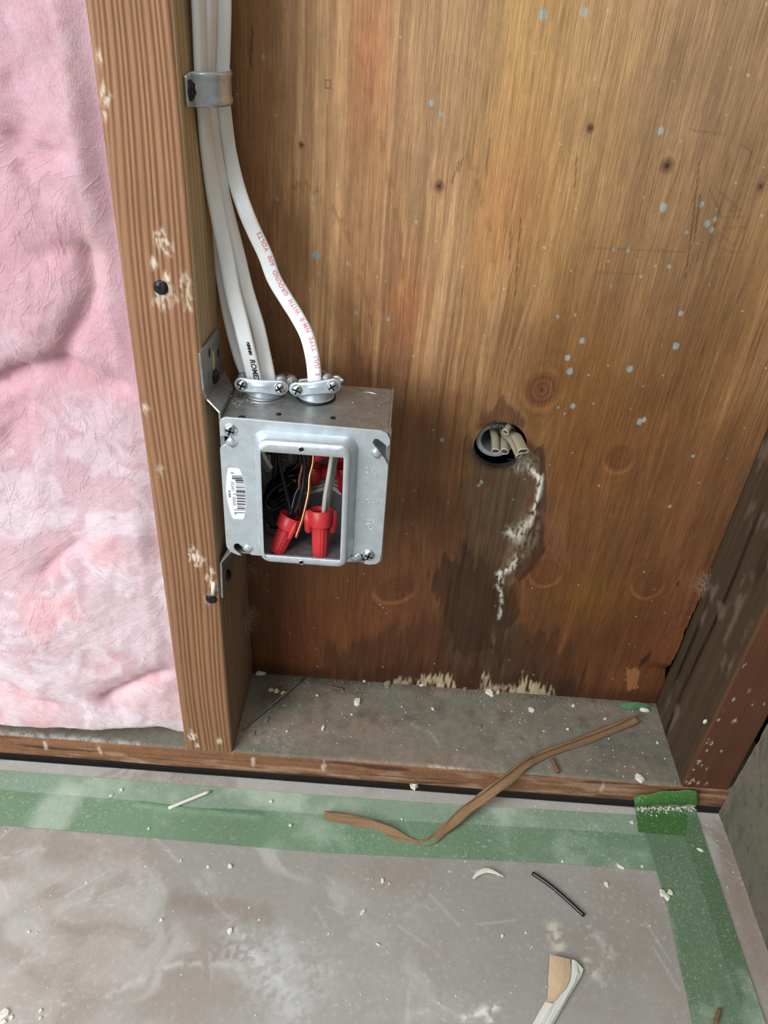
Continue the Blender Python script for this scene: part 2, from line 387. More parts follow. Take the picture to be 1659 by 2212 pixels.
        halo = np.exp(-((d-1.9)/.8)**2)*(.5+.5*np.sin(d*8+3*fbm(X*60, Z*60, 4))); c = mixc(c, lin((84, 46, 26)), halo*.22*sstep(.2, .7, fbm(X*30+i, Z*30, 5, 2)))
        if not big: c = mixc(c, lin((40, 24, 18)), sstep(.55, .2, d)*.9)
    # weathered strip under the hole
    P = [pw(*p) for p in [(1012, 960), (1000, 1100), (985, 1210), (965, 1300), (960, 1470), (1200, 1500), (1150, 1400), (1085, 1290), (1130, 1225), (1160, 1160), (1176, 1080), (1172, 965), (1140, 985)]]
    jg = .016*(fbm(X*240, Z*14, 1, 4)-.5)+.006*(fbm(X*90, Z*60, 3, 4)-.5); lf = sstep(.205, .180, X)
    sd = poly_sd(X, Z, P)+jg*(.4+.9*lf); f = sstep(.002+.006*lf, -.002-.006*lf, sd)*(1-.25*lf); gr = fbm(G*260, zz*9, 1, 4)
    c = c*(1-f[..., None])+f[..., None]*(np.array(lin((100, 78, 54)))*(.40+1.15*gr)[..., None])
    c = mixc(c, lin((96, 56, 34)), f*sstep(.42, .66, fbm(X*90+9, Z*22, 5))*.7)
    # dark rot pockets and run marks, and soft dark patches
    def blot(pts, cc, am, jx=.006, soft=.0015):
        nonlocal c
        P_ = [pw(*p) for p in pts]; jj = (fbm(X*150, Z*30, 2, 4)-.5); j2 = fbm(X*420, Z*60, 5, 3)-.5; s_ = poly_sd(X+jx*jj, Z+jx*2.4*jj, P_)+jx*.9*j2+jx*.9*jj; c = mixc(c, lin(cc), am*sstep(soft, -soft, s_))
    blot([(948, 1225), (975, 1190), (1035, 1205), (1080, 1290), (1082, 1400), (1000, 1420), (962, 1350), (940, 1290), (932, 1250)], (54, 34, 20), .72, .013, .002)
    blot([(1150, 1185), (1172, 1150), (1178, 1190), (1150, 1235), (1118, 1262), (1110, 1240)], (62, 34, 18), .8, .003)
    blot([(1166, 975), (1176, 965), (1180, 1080), (1172, 1160), (1140, 1230), (1150, 1150), (1165, 1080)], (66, 38, 24), .75, .0015, .0008)
    blot([(1060, 1290), (1110, 1262), (1120, 1330), (1095, 1370), (1080, 1440), (1068, 1370)], (60, 36, 20), .7, .006)
    blot([(700, 1400), (860, 1360), (960, 1330), (1060, 1370), (1150, 1340), (1230, 1420), (1240, 1520), (690, 1460)], (64, 38, 22), .55, .020, .008)
    blot([(985, 1180), (1040, 1160), (1090, 1260), (1060, 1330), (1000, 1320)], (70, 44, 26), .5, .012, .006)
    blot([(935, 1180), (970, 1120), (985, 1060), (1000, 1010), (992, 1120), (985, 1200)], (98, 60, 38), .6, .003, .003)
    blot([(700, 790), (760, 770), (812, 810), (815, 845), (700, 845), (670, 820)], (84, 50, 36), .5, .012, .012)  # soft shadow above the box, painted into the plywood colour
    blot([(1040, 900), (1062, 868), (1105, 868), (1140, 905), (1135, 925), (1030, 925)], (84, 52, 34), .7, .006, .002)
    blot([(500, 360), (540, 460), (640, 860), (500, 860)], (112, 74, 58), .5, .006, .022)  # soft darker patch between the stud edge and the box
    blot([(870, 1010), (960, 1080), (960, 1190), (860, 1170)], (120, 70, 44), .35, .01, .006)
    # dark jagged damp line along the foot
    foot = .012+.016*fbm(X*24, X*0+3, 2)+.034*(fbm(X*300, Z*8+5, 6, 3)-.2)*sstep(.10, .15, X)*sstep(.33, .25, X)
    zb = Z-.0
    c = mixc(c, lin((66, 36, 22)), sstep(foot+.004, foot-.012, zb)*.6)
    c = mixc(c, lin((56, 32, 18)), sstep(.45, .68, fbm(X*280, Z*13, 4, 4))*sstep(.085, .02, zb)*sstep(.08, .16, X)*sstep(.34, .27, X)*.75)
    # white bloom
    def bloom(pts, wd, am, cc=(236, 230, 214)):
        nonlocal c
        P_ = [pw(*p) for p in pts]; d, par = seg_d(X+.003*(fbm(X*260, Z*90, 3)-.5), Z+.003*(fbm(X*200, Z*200, 1)-.5), P_)
        c = mixc(c, lin(cc), am*np.exp(-(d/wd)**2)*sstep(.34, .60, fbm(X*560, Z*240, 6, 3)))
    bloom([(1122, 965), (1138, 1000), (1150, 1022), (1168, 1036)], .0022, 1.0); bloom([(1168, 1030), (1166, 1060), (1158, 1092), (1150, 1120), (1136, 1142)], .0020, 1.0)
    bloom([(1136, 1135), (1118, 1165), (1100, 1150)], .0042, .85); bloom([(1118, 1205), (1104, 1230), (1080, 1240), (1078, 1268)], .0028, 1.0)
    bloom([(1150, 1120), (1140, 1170), (1110, 1210)], .008, .40, (158, 140, 116)); bloom([(1078, 1268), (1085, 1310), (1078, 1340)], .0014, .8); bloom([(1130, 985), (1120, 1010)], .005, .6)
    for x0, x1, top, am in [(850, 905, 14, .7), (895, 960, 26, .95), (940, 985, 34, .9), (1035, 1062, 40, .8), (1050, 1130, 16, .7), (1110, 1160, 44, .95), (1140, 1205, 24, .8)]:
        a, _ = pw(x0, 1460); b, _ = pw(x1, 1480); u = (X-a)/(b-a); h = top*.00042*(.5+.9*vnoise(X*900, X*0, 3))*np.clip(np.sin(np.clip(u, 0, 1)*math.pi)*1.5, 0, 1)
        h0 = .003; c = mixc(c, lin((200, 178, 146)), am*((u > 0)&(u < 1))*sstep(h+h0+.003, h+h0-.003, Z)*sstep(.32, .62, fbm(X*420, Z*90, 5, 3)))
    # pale blue-grey paint flecks and tiny white specks
    for px, py, r in [(1173, 33, 6), (1262, 26, 6), (1428, 282, 5), (1433, 448, 6), (1515, 441, 4), (1545, 474, 3), (1528, 483, 5), (1538, 496, 4), (1460, 747, 6), (1231, 802, 6), (1258, 736, 5), (1226, 773, 5), (1237, 877, 5),
                      (1361, 797, 6), (1382, 911, 6), (1391, 907, 5), (684, 550, 7), (676, 549, 3), (932, 222, 4), (953, 246, 3), (770, 676, 3), (838, 690, 3), (1040, 1043, 4), (1034, 1050, 3), (955, 950, 4), (1484, 502, 2), (1326, 538, 3),
                      (1357, 540, 3), (1314, 564, 2), (1445, 576, 3), (1385, 597, 2), (690, 590, 3), (670, 625, 2), (752, 570, 2), (568, 122, 3), (1471, 677, 4), (900, 480, 2), (1205, 684, 2), (1242, 680, 2), (1447, 1094, 3), (1497, 985, 3), (1205, 880, 2), (600, 430, 3), (675, 430, 3)]:
        kx, kz = pw(px, py); rr = r*.00030+.0003; d = np.hypot(X-kx, (Z-kz)*.8)*(1+.5*(fbm(X*900, Z*900, 1)-.5))
        c = mixc(c, lin((158, 170, 166)), sstep(rr*1.15, rr*.75, d)*.85)
    q = RNG.rand(150, 3)
    for a, b, r in q:
        kx, kz = a*.38, b*.55; d = np.hypot(X-kx, Z-kz); mk = d < .002
        if mk.any(): c[mk] = mixc(c[mk], lin((214, 196, 168)), sstep(.0009, .0003, d[mk])*(.3+.6*r))
    # long cracks and the faint mill stamp
    def crack(pts, wd, cc=(58, 34, 20), am=.85):
        nonlocal c
        P_ = [pw(*p) for p in pts]; d, par = seg_d(X+.0006*(fbm(X*500, Z*60, 1)-.5), Z, P_); c = mixc(c, lin(cc), am*sstep(wd, wd*.4, d*(1+.6*np.abs(par-.5))))
    for p in [[(1246, 340), (1240, 420)], [(1125, 470), (1117, 570), (1113, 640)], [(1511, 350), (1498, 470), (1480, 600)], [(1005, 940), (993, 1080)], [(1104, 500), (1100, 560)], [(980, 1450), (975, 1380)], [(1512, 420), (1500, 520)], [(1225, 1190), (1235, 1120)],
              [(545, 60), (540, 150)], [(1060, 300), (1050, 380)], [(990, 350), (975, 400)], [(1000, 340), (990, 370)]]: crack(p, .0006, am=.65)
    crack([(1500, 1270), (1470, 1340), (1445, 1362), (1432, 1372)], .0012); crack([(1448, 1345), (1452, 1352)], .002)
    crack([(1465, 1255), (1462, 1265)], .0016)
    blot([(1385, 1425), (1408, 1398), (1404, 1420), (1380, 1445)], (44, 28, 18), .85, .002, .0008)
    blot([(1352, 1447), (1372, 1440), (1378, 1455), (1370, 1490), (1358, 1492)], (168, 112, 66), .8, .003, .001)
    blot([(1430, 1375), (1470, 1300), (1500, 1262), (1512, 1280), (1470, 1360), (1440, 1440), (1405, 1490), (1395, 1440)], (112, 62, 34), .7, .003, .002)
    ink = (104, 78, 50)
    for p in [[(1545, 405), (1600, 455)], [(1600, 455), (1572, 455)], [(1555, 455), (1530, 405)], [(1556, 415), (1545, 440), (1560, 470)], [(1560, 470), (1608, 468)], [(1560, 493), (1608, 490)], [(1608, 490), (1584, 530)], [(1584, 530), (1552, 500)], [(1552, 500), (1548, 520)], [(1555, 535), (1580, 545), (1600, 545)],
              [(1490, 280), (1560, 290)], [(1280, 535), (1480, 545)], [(1600, 640), (1560, 700)], [(1612, 610), (1590, 650)], [(1575, 340), (1560, 380)], [(1600, 310), (1625, 330), (1612, 370)], [(1285, 588), (1380, 592)]]: crack(p, .0009, ink, .38)
    for p in [[(704, 172), (704, 190)], [(704, 172), (713, 173)], [(713, 173), (713, 190)], [(704, 190), (713, 190)]]: crack(p, .0005, (90, 60, 40), .6)
    # hole for the old cables
    hc = [at(*p, 'y', D) for p in ((1024, 960), (1137, 965), (1083, 918), (1080, 1005))]
    hx = (hc[0].x+hc[1].x)/2; hz = (hc[2].z+hc[3].z)/2; hr = (hc[1].x-hc[0].x)/2*1.0
    HOLE.update(x=hx, z=hz, r=hr)
    d = np.hypot(X-hx, Z-hz)
    c = mixc(c, lin((52, 44, 38)), sstep(hr+.006, hr+.0005, d+.003*(fbm(X*300, Z*300, 2)-.5))*.55*sstep(.0, -.008, Z-hz))
    c = np.clip(c, .004, .9)
    # relief: raised grain, dished rot strip, lifted flap at the lower right corner
    Y = np.full(X.shape, D)+.00035*(s1-.5)-.0003*st+.0022*f*(.4+.6*gr)*sstep(.0, .06, Z)
    kx1, kz1 = pw(1440, 1440); kx2, kz2 = pw(1530, 1250)
    t = np.clip((Z-kz1)/(kz2-kz1), 0, 1); edge = kx1+(kx2-kx1)*t; lift = sstep(edge-.030, edge+.004, X)*sstep(kz1-.004, kz1+.01, Z)*sstep(kz2+.012, kz2-.012, Z)
    Y -= .006*lift
    V = np.stack([X, Y, Z], -1).reshape(-1, 3); nu, nv = X.shape; F = grid_faces(nu, nv)
    dd = d.ravel(); cx = dd[F].mean(1); F = F[cx > hr]
    gap = poly_sd(X, Z, [pw(*p) for p in [(1506, 1285), (1530, 1262), (1490, 1380), (1436, 1475), (1437, 1440), (1462, 1392), (1476, 1352)]]).ravel(); F = F[gap[F].mean(1) > 0]
    used = np.unique(F); bd = used[(dd[used] < hr+step*.75)]
    vx = V[bd, 0]-hx; vz = V[bd, 2]-hz; L = np.hypot(vx, vz); V[bd, 0] = hx+vx/L*hr; V[bd, 2] = hz+vz/L*hr
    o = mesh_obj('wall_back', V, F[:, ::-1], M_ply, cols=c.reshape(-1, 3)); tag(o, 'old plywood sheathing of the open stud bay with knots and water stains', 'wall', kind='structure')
    # the hole's lining, 12 mm deep
    n = 64; VV = []; FF = []
    for y in (D-.0004, D+.006):
        for i in range(n): a = 2*math.pi*i/n; VV.append((hx+hr*math.cos(a), y, hz+hr*math.sin(a)))
    for i in range(n): FF.append((i, (i+1) % n, n+(i+1) % n, n+i))
    o2 = mesh_obj('hole_lining', VV, FF, M_lining, o)
    return o
HOLE = {}
wall_back = build_plywood()

# dark panels added behind the sheathing to keep light out of the cavity
bm = bmesh.new(); box_bm(bm, (-.5, .20, -.1), (.6, .22, 1.3)); box_bm(bm, (.455, -.0, -.1), (.475, .2, 1.3)); box_bm(bm, (-.5, .09, -.12), (.6, .22, -.1))
tag(bm_obj('wall_light_block', bm, M_dark), 'added dark panels that block light behind the sheathing', 'wall', kind='structure')

# ------------------------------------------------------------------ studs
def stud(name, x0, x1, col_front, col_side_l, col_side_r, seed, z1=1.25, rings=11, spots=(), lean=0.0, ztop_dx=0.0, r=.0035, groove=.00045, extra=None, sidecol=None):
    """rounded-edge stud standing on the bottom plate; cross-section followed round from the back left to the back right"""
    per = []; y0 = 0.0
    for y in np.linspace(D-.0008, r, 40): per.append((x0, y, 0))
    for a in np.linspace(0, math.pi/2, 8)[1:-1]: per.append((x0+r-r*math.cos(a), r-r*math.sin(a), 1))
    for x in np.linspace(x0+r, x1-r, 110): per.append((x, y0, 1))
    for a in np.linspace(0, math.pi/2, 8)[1:-1]: per.append((x1-r+r*math.sin(a), r-r*math.cos(a), 1 if a < .7 else 2))
    for y in np.linspace(r, D-.0008, 60): per.append((x1, y, 2))
    per = np.array(per); zs = np.concatenate([np.arange(.0, .62, .0016), np.arange(.62, z1, .02), [z1]])
    PX, ZZ = np.meshgrid(per[:, 0], zs, indexing='ij'); PY, _ = np.meshgrid(per[:, 1], zs, indexing='ij'); side, _ = np.meshgrid(per[:, 2], zs, indexing='ij')
    u = (PX-x0)/(x1-x0); wob = .05*(fbm(u*1.5+seed, ZZ*5, seed)-.5)+.10*(fbm(u*0+seed*2.3, ZZ*3.5, seed+1)-.5)
    ph = (u+wob)*rings; g = .5+.5*np.cos(2*math.pi*(ph+.22*np.sin(ph*1.7))); g = g**1.6
    if extra: g = extra(u, ZZ, g)
    c = np.ones(PX.shape+(3,))*np.array(lin(col_front)); c *= (.84+.30*fbm(u*14, ZZ*9, seed+2))[..., None]
    dk = tuple(int(v*q) for v, q in zip(col_front, (.68, .60, .52))); c = mixc(c, lin(dk), g*.72)
    v = PY/D
    for sd_, colr in ((0, col_side_l), (2, col_side_r)):
        cs = np.ones(PX.shape+(3,))*np.array(lin(colr)); gs = fbm(v*34+seed, ZZ*3.0, seed+3, 3); cs *= (.68+.62*gs)[..., None]
        if sidecol: cs = sidecol(sd_, cs, v, ZZ)
        c = np.where((side == sd_)[..., None], cs, c)
    for (sx, sz, rr, am) in spots:
        d = np.hypot((PX-sx), (ZZ-sz)*.6)*(1+1.2*(fbm(PX*420, ZZ*300, 3)-.5)); c = mixc(c, lin((214, 200, 180)), am*sstep(rr, rr*.35, d)*(side == 1)*sstep(.35, .6, fbm(PX*900, ZZ*500, 5, 2)))
    Y = PY+np.where(side == 1, groove*g, 0); X = PX-np.where(side == 2, .0004*fbm(v*40, ZZ*5, seed), 0)+ZZ*lean
    V = np.stack([X, Y, ZZ], -1).reshape(-1, 3); nu, nv = PX.shape; F = grid_faces(nu, nv)
    n0 = len(V); cols = np.clip(c, .004, .9).reshape(-1, 3)
    back = np.array([[i*nv+k for k in range(0)] for i in range(0)])
    # close the back
    a = np.arange(nv-1); Fb = np.stack([(nu-1)*nv+a, a, a+1, (nu-1)*nv+a+1], -1); F = np.concatenate([F, Fb])
    o = mesh_obj(name, V, F[:, ::-1], M_stud, cols=cols); return o
def stz(px, py): p = at(px, py, 'y', 0); return p.x, p.z
sp = [(*stz(225, 205), .0035, .9), (*stz(226, 240), .003, .6), (*stz(215, 122), .0022, .6), (*stz(345, 520), .0045, .8), (*stz(362, 540), .004, .7), (*stz(332, 570), .003, .8), (*stz(360, 600), .003, .95), (*stz(400, 620), .0055, .5),
      (*stz(345, 650), .005, .55), (*stz(410, 655), .004, .5), (*stz(312, 880), .003, .7), (*stz(345, 1015), .004, .35), (*stz(420, 1200), .0055, .95), (*stz(432, 1212), .005, .8), (*stz(462, 1265), .0045, 1.0), (*stz(450, 1250), .004, .7),
      (*stz(415, 1590), .0045, .95), (*stz(474, 1600), .003, .9), (*stz(425, 1610), .003, .9), (*stz(457, 1235), .003, .8), (*stz(448, 1295), .004, .4), (*stz(370, 640), .006, .35)]
def ex1(u, Z, g):   # the grain bends to the left high up
    ph = (u-.25*sstep(.40, .56, Z)*(1-u)+.03*np.sin(Z*23))*11+1.2*sstep(.3, .6, Z)*u; gg = (.5+.5*np.cos(2*math.pi*(ph+.15*np.sin(ph*2.1))))**1.7
    return gg*(.55+.45*sstep(.02, .3, u))
def sc1(sd_, cs, v, Z):
    if sd_ == 2:
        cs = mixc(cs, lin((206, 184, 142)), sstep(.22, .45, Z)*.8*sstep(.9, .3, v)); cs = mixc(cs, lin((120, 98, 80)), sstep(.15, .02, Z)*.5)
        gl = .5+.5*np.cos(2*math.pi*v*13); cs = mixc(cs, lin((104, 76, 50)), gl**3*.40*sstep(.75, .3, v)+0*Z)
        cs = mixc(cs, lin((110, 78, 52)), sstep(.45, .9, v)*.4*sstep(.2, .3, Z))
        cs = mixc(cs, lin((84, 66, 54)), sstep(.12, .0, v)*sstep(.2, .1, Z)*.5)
    return cs
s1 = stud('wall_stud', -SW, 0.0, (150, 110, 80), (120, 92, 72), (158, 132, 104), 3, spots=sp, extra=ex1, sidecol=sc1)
tag(s1, 'reddish ridged wooden stud between pink insulation and electrical box', 'stud')
def sc2(sd_, cs, v, Z):
    if sd_ == 0:
        cs = mixc(cs, lin((44, 28, 18)), sstep(.60, .75, fbm(v*5, Z*9, 6, 4))*.7)
        d = np.abs(v-.60-.02*np.sin(Z*30)); cs = mixc(cs, lin((18, 12, 8)), sstep(.035, .01, d)*.9*sstep(.28, .2, Z))
        d = np.abs(v-.85+.05*np.sin(Z*18)); cs = mixc(cs, lin((20, 12, 8)), sstep(.045, .01, d)*.9*sstep(.03, .06, Z)*sstep(.16, .12, Z))
        cs = mixc(cs, lin((128, 114, 96)), sstep(.62, .78, fbm(v*9, Z*40, 2))*.5+0*v)
    return cs
def ex2(u, Z, g): g = .4*g+.6*sstep(.3, .7, fbm(u*6+3*fbm(u*2, Z*12, 3), Z*22, 6, 4)); return .5*fbm(u*3+2, Z*60, 4)*sstep(.12, .05, Z)+g*.25*sstep(.05, .15, Z)
sp2 = [(XR+.002+.030*RNG.rand(), .004+.12*RNG.rand()**1.6, .0010+.0016*RNG.rand(), .7) for k in range(16)]+[(XR+.003+.002*RNG.rand(), .02+.13*RNG.rand(), .0014, .7) for k in range(9)]
s2 = stud('wall_stud', XR, XR+.0395, (98, 62, 42), (76, 60, 44), (50, 38, 28), 5, spots=sp2, extra=ex2, sidecol=sc2, lean=.012, r=.0022)
tag(s2, 'dark cracked wooden stud at the right end of the plywood', 'stud')

# ------------------------------------------------------------------ bottom plate
def build_sill():
    prof = [(D+.004, -.020), (D+.004, 0.0)]
    ys = list(np.arange(D+.004, .002, -.0013)); per = [(y, 0.0, 0) for y in ys]+[(.0012, -.0003, 0), (.0003, -.0012, 1)]+[(0.0, z, 1) for z in np.linspace(-.002, -.0235, 18)]+[(.001, -.0248, 2), (.009, -.0255, 2), (.010, -.034, 2), (.010, -.05, 2), (D, -.05, 2)]
    per = np.array(per); xs = np.arange(-.46, .4525, .0015)
    Y, X = np.meshgrid(per[:, 0], xs, indexing='ij'); Zz, _ = np.meshgrid(per[:, 1], xs, indexing='ij'); sd, _ = np.meshgrid(per[:, 2], xs, indexing='ij')
    top = np.ones(X.shape+(3,))*np.array(lin((122, 117, 103))); n1 = fbm(X*22, Y*30, 1, 5)
    top *= (.72+.55*n1)[..., None]; top = mixc(top, lin((148, 124, 108)), sstep(.5, .7, fbm(X*12+4, Y*30, 3))*.45)
    top = mixc(top, lin((74, 66, 54)), sstep(.54, .78, fbm(X*70, Y*80, 5, 5))*sstep(.0, .05, Y)*.4)
    def sp_(px, py): p = sl(px, py); return (p.x, p.y)
    for pts, wd, am, cc in [([(880, 1560), (930, 1585), (950, 1610)], .0015, .55, (182, 170, 150)), ([(930, 1655), (985, 1660), (1040, 1670)], .0018, .85, (196, 184, 166)), ([(750, 1640), (890, 1655)], .004, .4, (164, 150, 136)), ([(985, 1640), (1080, 1652)], .006, .35, (170, 150, 140)),
                            ([(0, 1582), (200, 1598), (300, 1608)], .003, .65, (190, 188, 184)), ([(560, 1580), (620, 1610)], .012, .25, (170, 172, 164))]:
        d, _ = seg_d(X+.002*(fbm(X*300, Y*300, 1)-.5), Y, [sp_(*p) for p in pts]); top = mixc(top, lin(cc), am*np.exp(-(d/wd)**2)*sstep(.3, .6, fbm(X*400, Y*400, 2, 3)))
    q = sp_(600, 1500); d = np.hypot(X-q[0], Y-q[1]); top = mixc(top, lin((66, 56, 42)), .75*np.exp(-(d/.016)**2))
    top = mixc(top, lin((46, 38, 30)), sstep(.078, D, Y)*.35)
    fr = np.ones(X.shape+(3,))*np.array(lin((138, 96, 68))); s = fbm(X*7, Zz*420, 4, 4); fr *= (.62+.72*s)[..., None]
    fr = mixc(fr, lin((186, 156, 128)), sstep(.55, .72, fbm(X*30, Zz*200, 6, 3))*.5); fr = mixc(fr, lin((60, 38, 26)), sstep(.62, .72, fbm(X*16+7, Zz*320, 7, 3))*.75)
    for px in (100, 545, 215, 1330, 700): 
        p = wy(px, 1620, 0); d = np.hypot((X-p.x), (Zz+.01)*.25); fr = mixc(fr, lin((206, 188, 168)), .8*sstep(.002, .001, d*(1+(fbm(X*700, Zz*700, 1)-.5))))
    dk = np.ones(X.shape+(3,))*np.array(lin((52, 42, 36)))
    c = np.where((sd == 0)[..., None], top, np.where((sd == 1)[..., None], fr, dk))
    Yd = Y+np.where(sd == 1, .0016*(fbm(X*18, Zz*220, 2)-.4), 0); Zd = Zz+np.where(sd == 0, .0007*(fbm(X*60, Y*60, 3)-.5)*sstep(.001, .004, Y), 0)
    V = np.stack([X, Yd, Zd], -1).reshape(-1, 3); F = grid_faces(*X.shape)
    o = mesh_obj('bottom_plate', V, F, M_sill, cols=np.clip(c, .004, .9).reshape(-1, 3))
    tag(o, 'dusty horizontal wooden bottom plate under the studs', 'board')
build_sill()

# ------------------------------------------------------------------ floor
def fp(px, py): p = fl(px, py); return (p.x, p.y)
def build_floor():
    xs = np.concatenate([np.linspace(-2.2, -.32, 14)[:-1], np.arange(-.32, .47, .0013), np.linspace(.48, .62, 4)]); ys = np.concatenate([np.linspace(-2.2, -.36, 14)[:-1], np.arange(-.36, -.0016, .0013), [-.0016]])
    X, Y = np.meshgrid(xs, ys, indexing='ij')
    c = np.ones(X.shape+(3,))*np.array(lin((158, 154, 147))); c *= (.86+.28*fbm(X*9, Y*9, 1, 5))[..., None]
    c = mixc(c, lin((150, 136, 124)), sstep(.48, .68, fbm(X*13+3, Y*13, 3, 4))*.5)
    n2 = fbm(X*20+8*fbm(X*8, Y*8, 2), Y*20, 5, 5); c = mixc(c, lin((196, 196, 192)), sstep(.50, .72, n2)*.45)
    for pts, wd, am, cc in [([(440, 1925), (500, 1990), (560, 2070), (605, 2120)], .0016, .5, (206, 206, 202)), ([(230, 2150), (330, 2100), (400, 2078), (490, 2085)], .0022, .45, (204, 204, 200)), ([(0, 1850), (90, 1835)], .003, .4, (200, 200, 196)),
                            ([(530, 2060), (580, 2130), (640, 2180)], .012, .35, (200, 204, 206)), ([(520, 2040), (600, 2050), (680, 2110)], .018, .3, (196, 200, 202)), ([(110, 1970), (300, 1905)], .0012, .35, (196, 194, 190)), ([(1000, 2195), (1060, 2180), (1080, 2170)], .0022, .9, (226, 224, 216)), ([(1045, 2180), (1060, 2205)], .003, .8, (226, 224, 216)),
                            ([(1280, 2020), (1320, 2050), (1300, 2120)], .004, .4, (196, 198, 196)), ([(640, 2090), (790, 2110)], .0012, .35, (196, 194, 190)), ([(1195, 2000), (1203, 2040)], .0050, .85, (206, 200, 180)), ([(1200, 2030), (1206, 2048)], .003, .85, (206, 200, 180)), ([(1268, 2080), (1280, 2105)], .0034, .85, (214, 212, 200)), ([(1015, 1885), (1030, 1880)], .002, .4, (200, 198, 190)),
                            ([(380, 1945), (470, 1960)], .008, -.45, (128, 108, 94)), ([(500, 1965), (570, 1975)], .009, -.45, (132, 112, 98)), ([(0, 1660), (1490, 1760)], .0035, .35, (178, 160, 146)), ([(250, 1655), (330, 1662)], .003, .7, (206, 204, 200)), ([(880, 1960), (910, 1920)], .010, .3, (190, 190, 186)), ([(200, 2060), (60, 2100)], .03, -.35, (146, 126, 112)),
                            ([(1560, 1800), (1650, 2100)], .010, -.5, (140, 116, 102)), ([(905, 1700), (1000, 1710)], .003, .3, (170, 150, 130)), ([(20, 2100), (90, 2060)], .004, .3, (200, 200, 200)), ([(700, 1930), (690, 1880)], .004, .25, (130, 120, 105))]:
        d, _ = seg_d(X+.004*(fbm(X*90, Y*90, 1)-.5), Y+.004*(fbm(X*90+5, Y*90, 2)-.5), [fp(*p) for p in pts]); c = mixc(c, lin(cc), abs(am)*np.exp(-(d/wd)**2)*(sstep(.36, .62, fbm(X*330, Y*330, 2, 3)) if am > 0 else 1))
    for k in range(70):
        a = RNG.rand()*.7-.3; b = -RNG.rand()*.33-.03; th = RNG.rand()*3.14; L = .01+.03*RNG.rand()
        d, _ = seg_d(X, Y, [(a, b), (a+L*math.cos(th), b+L*math.sin(th))]); c = mixc(c, lin((206, 206, 202)), .28*sstep(.0012, .0003, d))
    V = np.stack([X, Y, np.full(X.shape, ZF)+.0002*(fbm(X*40, Y*40, 2)-.5)], -1).reshape(-1, 3); F = grid_faces(*X.shape); cols = np.clip(c, 0, .9).reshape(-1, 3)
    nu, nv = X.shape; # far edge: the board's cut edge
    base = len(V); e = V.reshape(nu, nv, 3)[:, -1].copy(); e[:, 2] -= .006; V = np.concatenate([V, e]); a = np.arange(nu-1)
    Fe = np.stack([a*nv+nv-1, (a+1)*nv+nv-1, base+a+1, base+a], -1); F = np.concatenate([F, Fe]); cols = np.concatenate([cols, np.tile(lin((150, 128, 108)), (nu, 1))])
    o = mesh_obj('floor', V, F, M_floor, cols=cols); tag(o, 'dusty grey-brown floor covering board', 'floor', kind='structure')
build_floor()

# ------------------------------------------------------------------ right wall panel
def build_right():
    pb = fl(1552, 1758); xw = pb.x+.0005; XRW[0] = xw
    y_b = -.0015; pt = at(1659, 1560, 'x', xw); k = (pt.y-y_b)/(pt.z-ZF)
    zs = np.concatenate([np.arange(ZF-.001, .42, .0022), np.linspace(.44, 1.3, 12)]); ts = np.concatenate([np.arange(0, .42, .0022), np.linspace(.44, 2.0, 10)])
    T, Z = np.meshgrid(ts, zs, indexing='ij'); edge = y_b+k*np.minimum(Z-ZF, .35)+.0012*(fbm(Z*60, Z*0, 2)-.5); Y = edge-T
    c = np.ones(T.shape+(3,))*np.array(lin((116, 110, 96))); c *= (.78+.42*fbm(Y*30, Z*30, 1, 5))[..., None]; c = mixc(c, lin((82, 76, 64)), sstep(.60, .76, fbm(Y*90, Z*60, 4, 4))*.35)
    c = mixc(c, lin((70, 64, 54)), sstep(.72, .78, fbm(Y*240, Z*200, 6, 2))*.6)
    X = np.full(T.shape, xw)+.0015*(fbm(Y*25, Z*25, 3)-.5)+.0006*sstep(.6, .72, fbm(Y*90, Z*60, 4, 4))
    V = np.stack([X, Y, Z], -1).reshape(-1, 3); F = grid_faces(*T.shape)[:, ::-1]; nu, nv = T.shape; cols = c.reshape(-1, 3)
    e = V.reshape(nu, nv, 3)[0].copy(); e[:, 0] += .0127; base = len(V); V = np.concatenate([V, e]); a = np.arange(nv-1)
    Fe = np.stack([a, a+1, base+a+1, base+a], -1); F = np.concatenate([F, Fe]); cols = np.concatenate([cols, np.tile(lin((120, 112, 98)), (nv, 1))])
    o = mesh_obj('wall_right', V, F, M_wallr, cols=np.clip(cols, .004, .9)); tag(o, 'grey pitted board of the side wall on the right', 'wall', kind='structure')
XRW = [0]
build_right()

